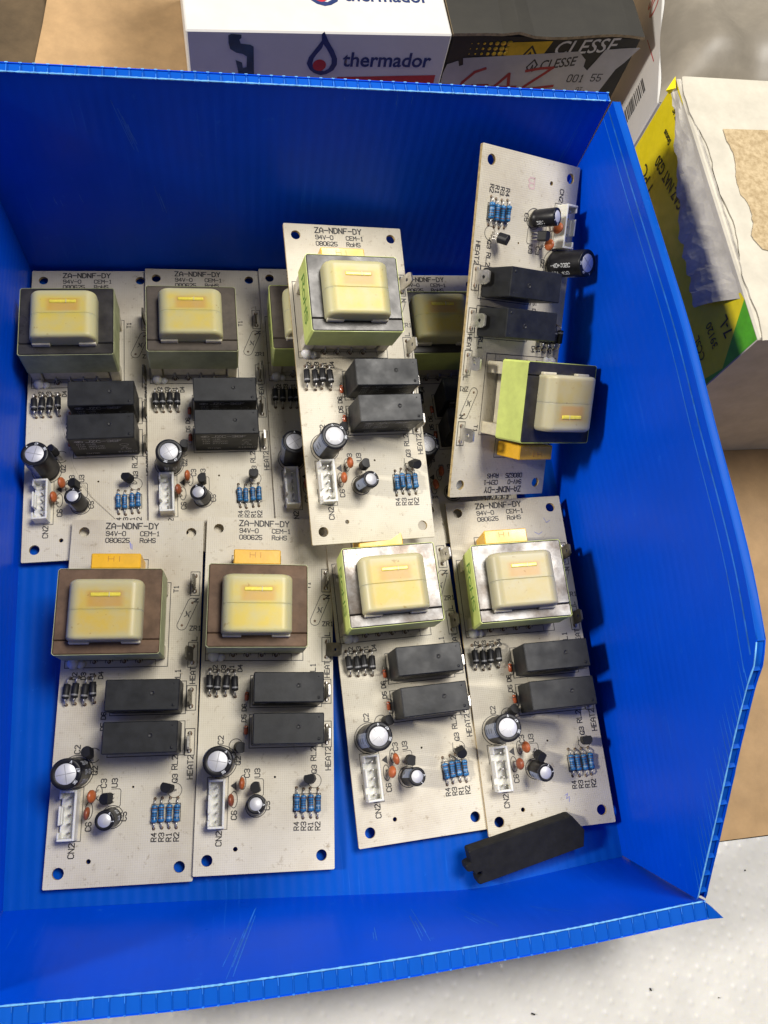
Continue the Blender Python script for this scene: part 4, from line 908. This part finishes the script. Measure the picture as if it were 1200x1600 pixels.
# top flap sheet, rough edged, with bare patch
mb = MB(); rt = random.Random(3); edge = []
for i in range(41):
    y = -1.0 + (Db + 1) * i / 40; edge.append((lx(y) + 1.2 + 3.0 * math.sin(math.pi * i / 40) ** 2 + rt.uniform(-.35, .35) + (1.2 * math.sin(i * .5)), y, Hb + .55 + .2 * math.sin(i * .22) ** 2))
far = [(150, p[1], Hb + .7) for p in edge]
mb.grid([edge, [(p[0] + .8, p[1], p[2] + .35) for p in edge], far], MT['box_paper']); mb.grid([[(p[0] + .3, p[1], p[2] - .5) for p in edge], edge], MT['box_torn'], False); link('top_flap', mb.build('top_flap'), e)
mb = MB(); pl = [(34, 110.3), (10.8, 109.9), (10.9, 104)]
for i in range(26): pl.append((11.0 + 1.6 * math.sin(i * .42) + rt.uniform(-.6, .6), 103 - 56 * i / 26))
pl += [(13, 44), (20, 42), (60, 43), (120, 46), (120, 110)]
mb.prism(pl, Hb + 1.32, Hb + 1.42, MT['box_bare']); link('bare_patch', mb.build('bare_patch'), e)
# left face label (x = 0 side): local s = y, t = z
def side_face(dx): return lambda s_, t_: (lx(s_) - dx, s_, t_)
def side_poly(name, pts, m, dx=.15, tri=None):
    mb = MB(); f = side_face(dx); mb.add([f(*p) for p in pts], [list(range(len(pts)))], m); return link(name, mb.build(name), e)
side_poly('yellow_label', [(Db - .5, Hb - .5), (Db - .5, 6), (16, 6), (1.5, 40), (1.2, Hb - 22), (20, Hb - 1), (24, Hb - 2), (26, Hb - 6), (Db - 22, Hb - 6), (Db - 14, Hb - .8)], MT['label_yellow'], .12)
side_poly('green_label', [(.6, Hb - 1), (20, Hb - 1), (1.2, Hb - 27), (10, 40), (22, 6), (.6, 6)][:6], MT['label_green'], .20)
mb = MB(); mb.T = basis((-.32 + lx(70), 70, Hb), (LX, 1, 0), (0, 0, 1)); mb.T = Matrix.Translation((0, 0, 0)) @ frame((lx(70) - .32, 70, Hb), Vector((LX, 1, 0)).normalized(), Vector((0, 0, 1)), Vector((-1, 0, 0)))
def fl_text(st, y, z, size, bold=.1, xs=.8, sl=0.0):
    # the box stands on its head: lettering on the left face is upside down
    font_print(st, size, MT['label_ink'], basis((lx(y) - .34, y, z - ZB), (LX, 1, sl), (0, 0, -1)), 'label_text', e, bold=bold, xs=xs)
fl_text('GAZ NAT G20', 86, 96.5, 8.4, .16, .66, -.20); fl_text('Status', 118.6, 100.6, 4.4, .13, .8, -.15); fl_text('TUS', 122.5, 111, 5.4, .1, .8); fl_text('1 PC', 110, 78, 9.5, .1, .85); fl_text('7-L', 12, 103, 9, .1, .8, -.1); fl_text('39120', 12, 91, 6.4, .08, .8); fl_text('CCSL', 12, 80, 6.4, .08, .8)
# torn hanging strip of paper over the label
mb = MB(); rows = []
for i in range(41):
    s_ = i / 40; yb_ = 19 + (Db - 21) * s_; wd_ = lerp(yb_, [(19, 27), (37, 26), (67, 25), (107, 13), (140, 3)]) * (1 + .05 * math.sin(i * 1.7)) + rt.uniform(-.5, .5)
    row = []
    for k in range(9):
        t = k / 8; y = yb_ + 14 * t * (1 - s_) ** 3
        row.append((lx(y) + 2.2 - (1.5 + 6.5 * (1 - s_ * .7)) * math.sin(t * 1.5) + .5 * math.sin(i * .9 + k) * t + rt.uniform(-.2, .2), y, Hb + .5 - wd_ * t ** 1.25 + rt.uniform(-.15, .15)))
    rows.append(row)
mb.grid(rows, MT['box_torn'], False); mb.grid([[(p[0] + .5, p[1], p[2]) for p in r] for r in rows], MT['box_torn'], False); link('torn_strip', mb.build('torn_strip'), e)
mb = MB(); f = side_face(.4); mb.add([(lx(Db) - 5, Db - 5, Hb - 3), (lx(Db) - .4, Db + .6, Hb + .2), (lx(Db) - 1.5, Db - 6, Hb - .4), (lx(Db) - 2, Db - 5, Hb - 5)], [(0, 1, 2), (0, 2, 3)], MT['label_yellow']); link('lifted_corner', mb.build('lifted_corner'), e)
tag(e, 'worn white cardboard box with torn yellow and green label right of the bin', 'box')
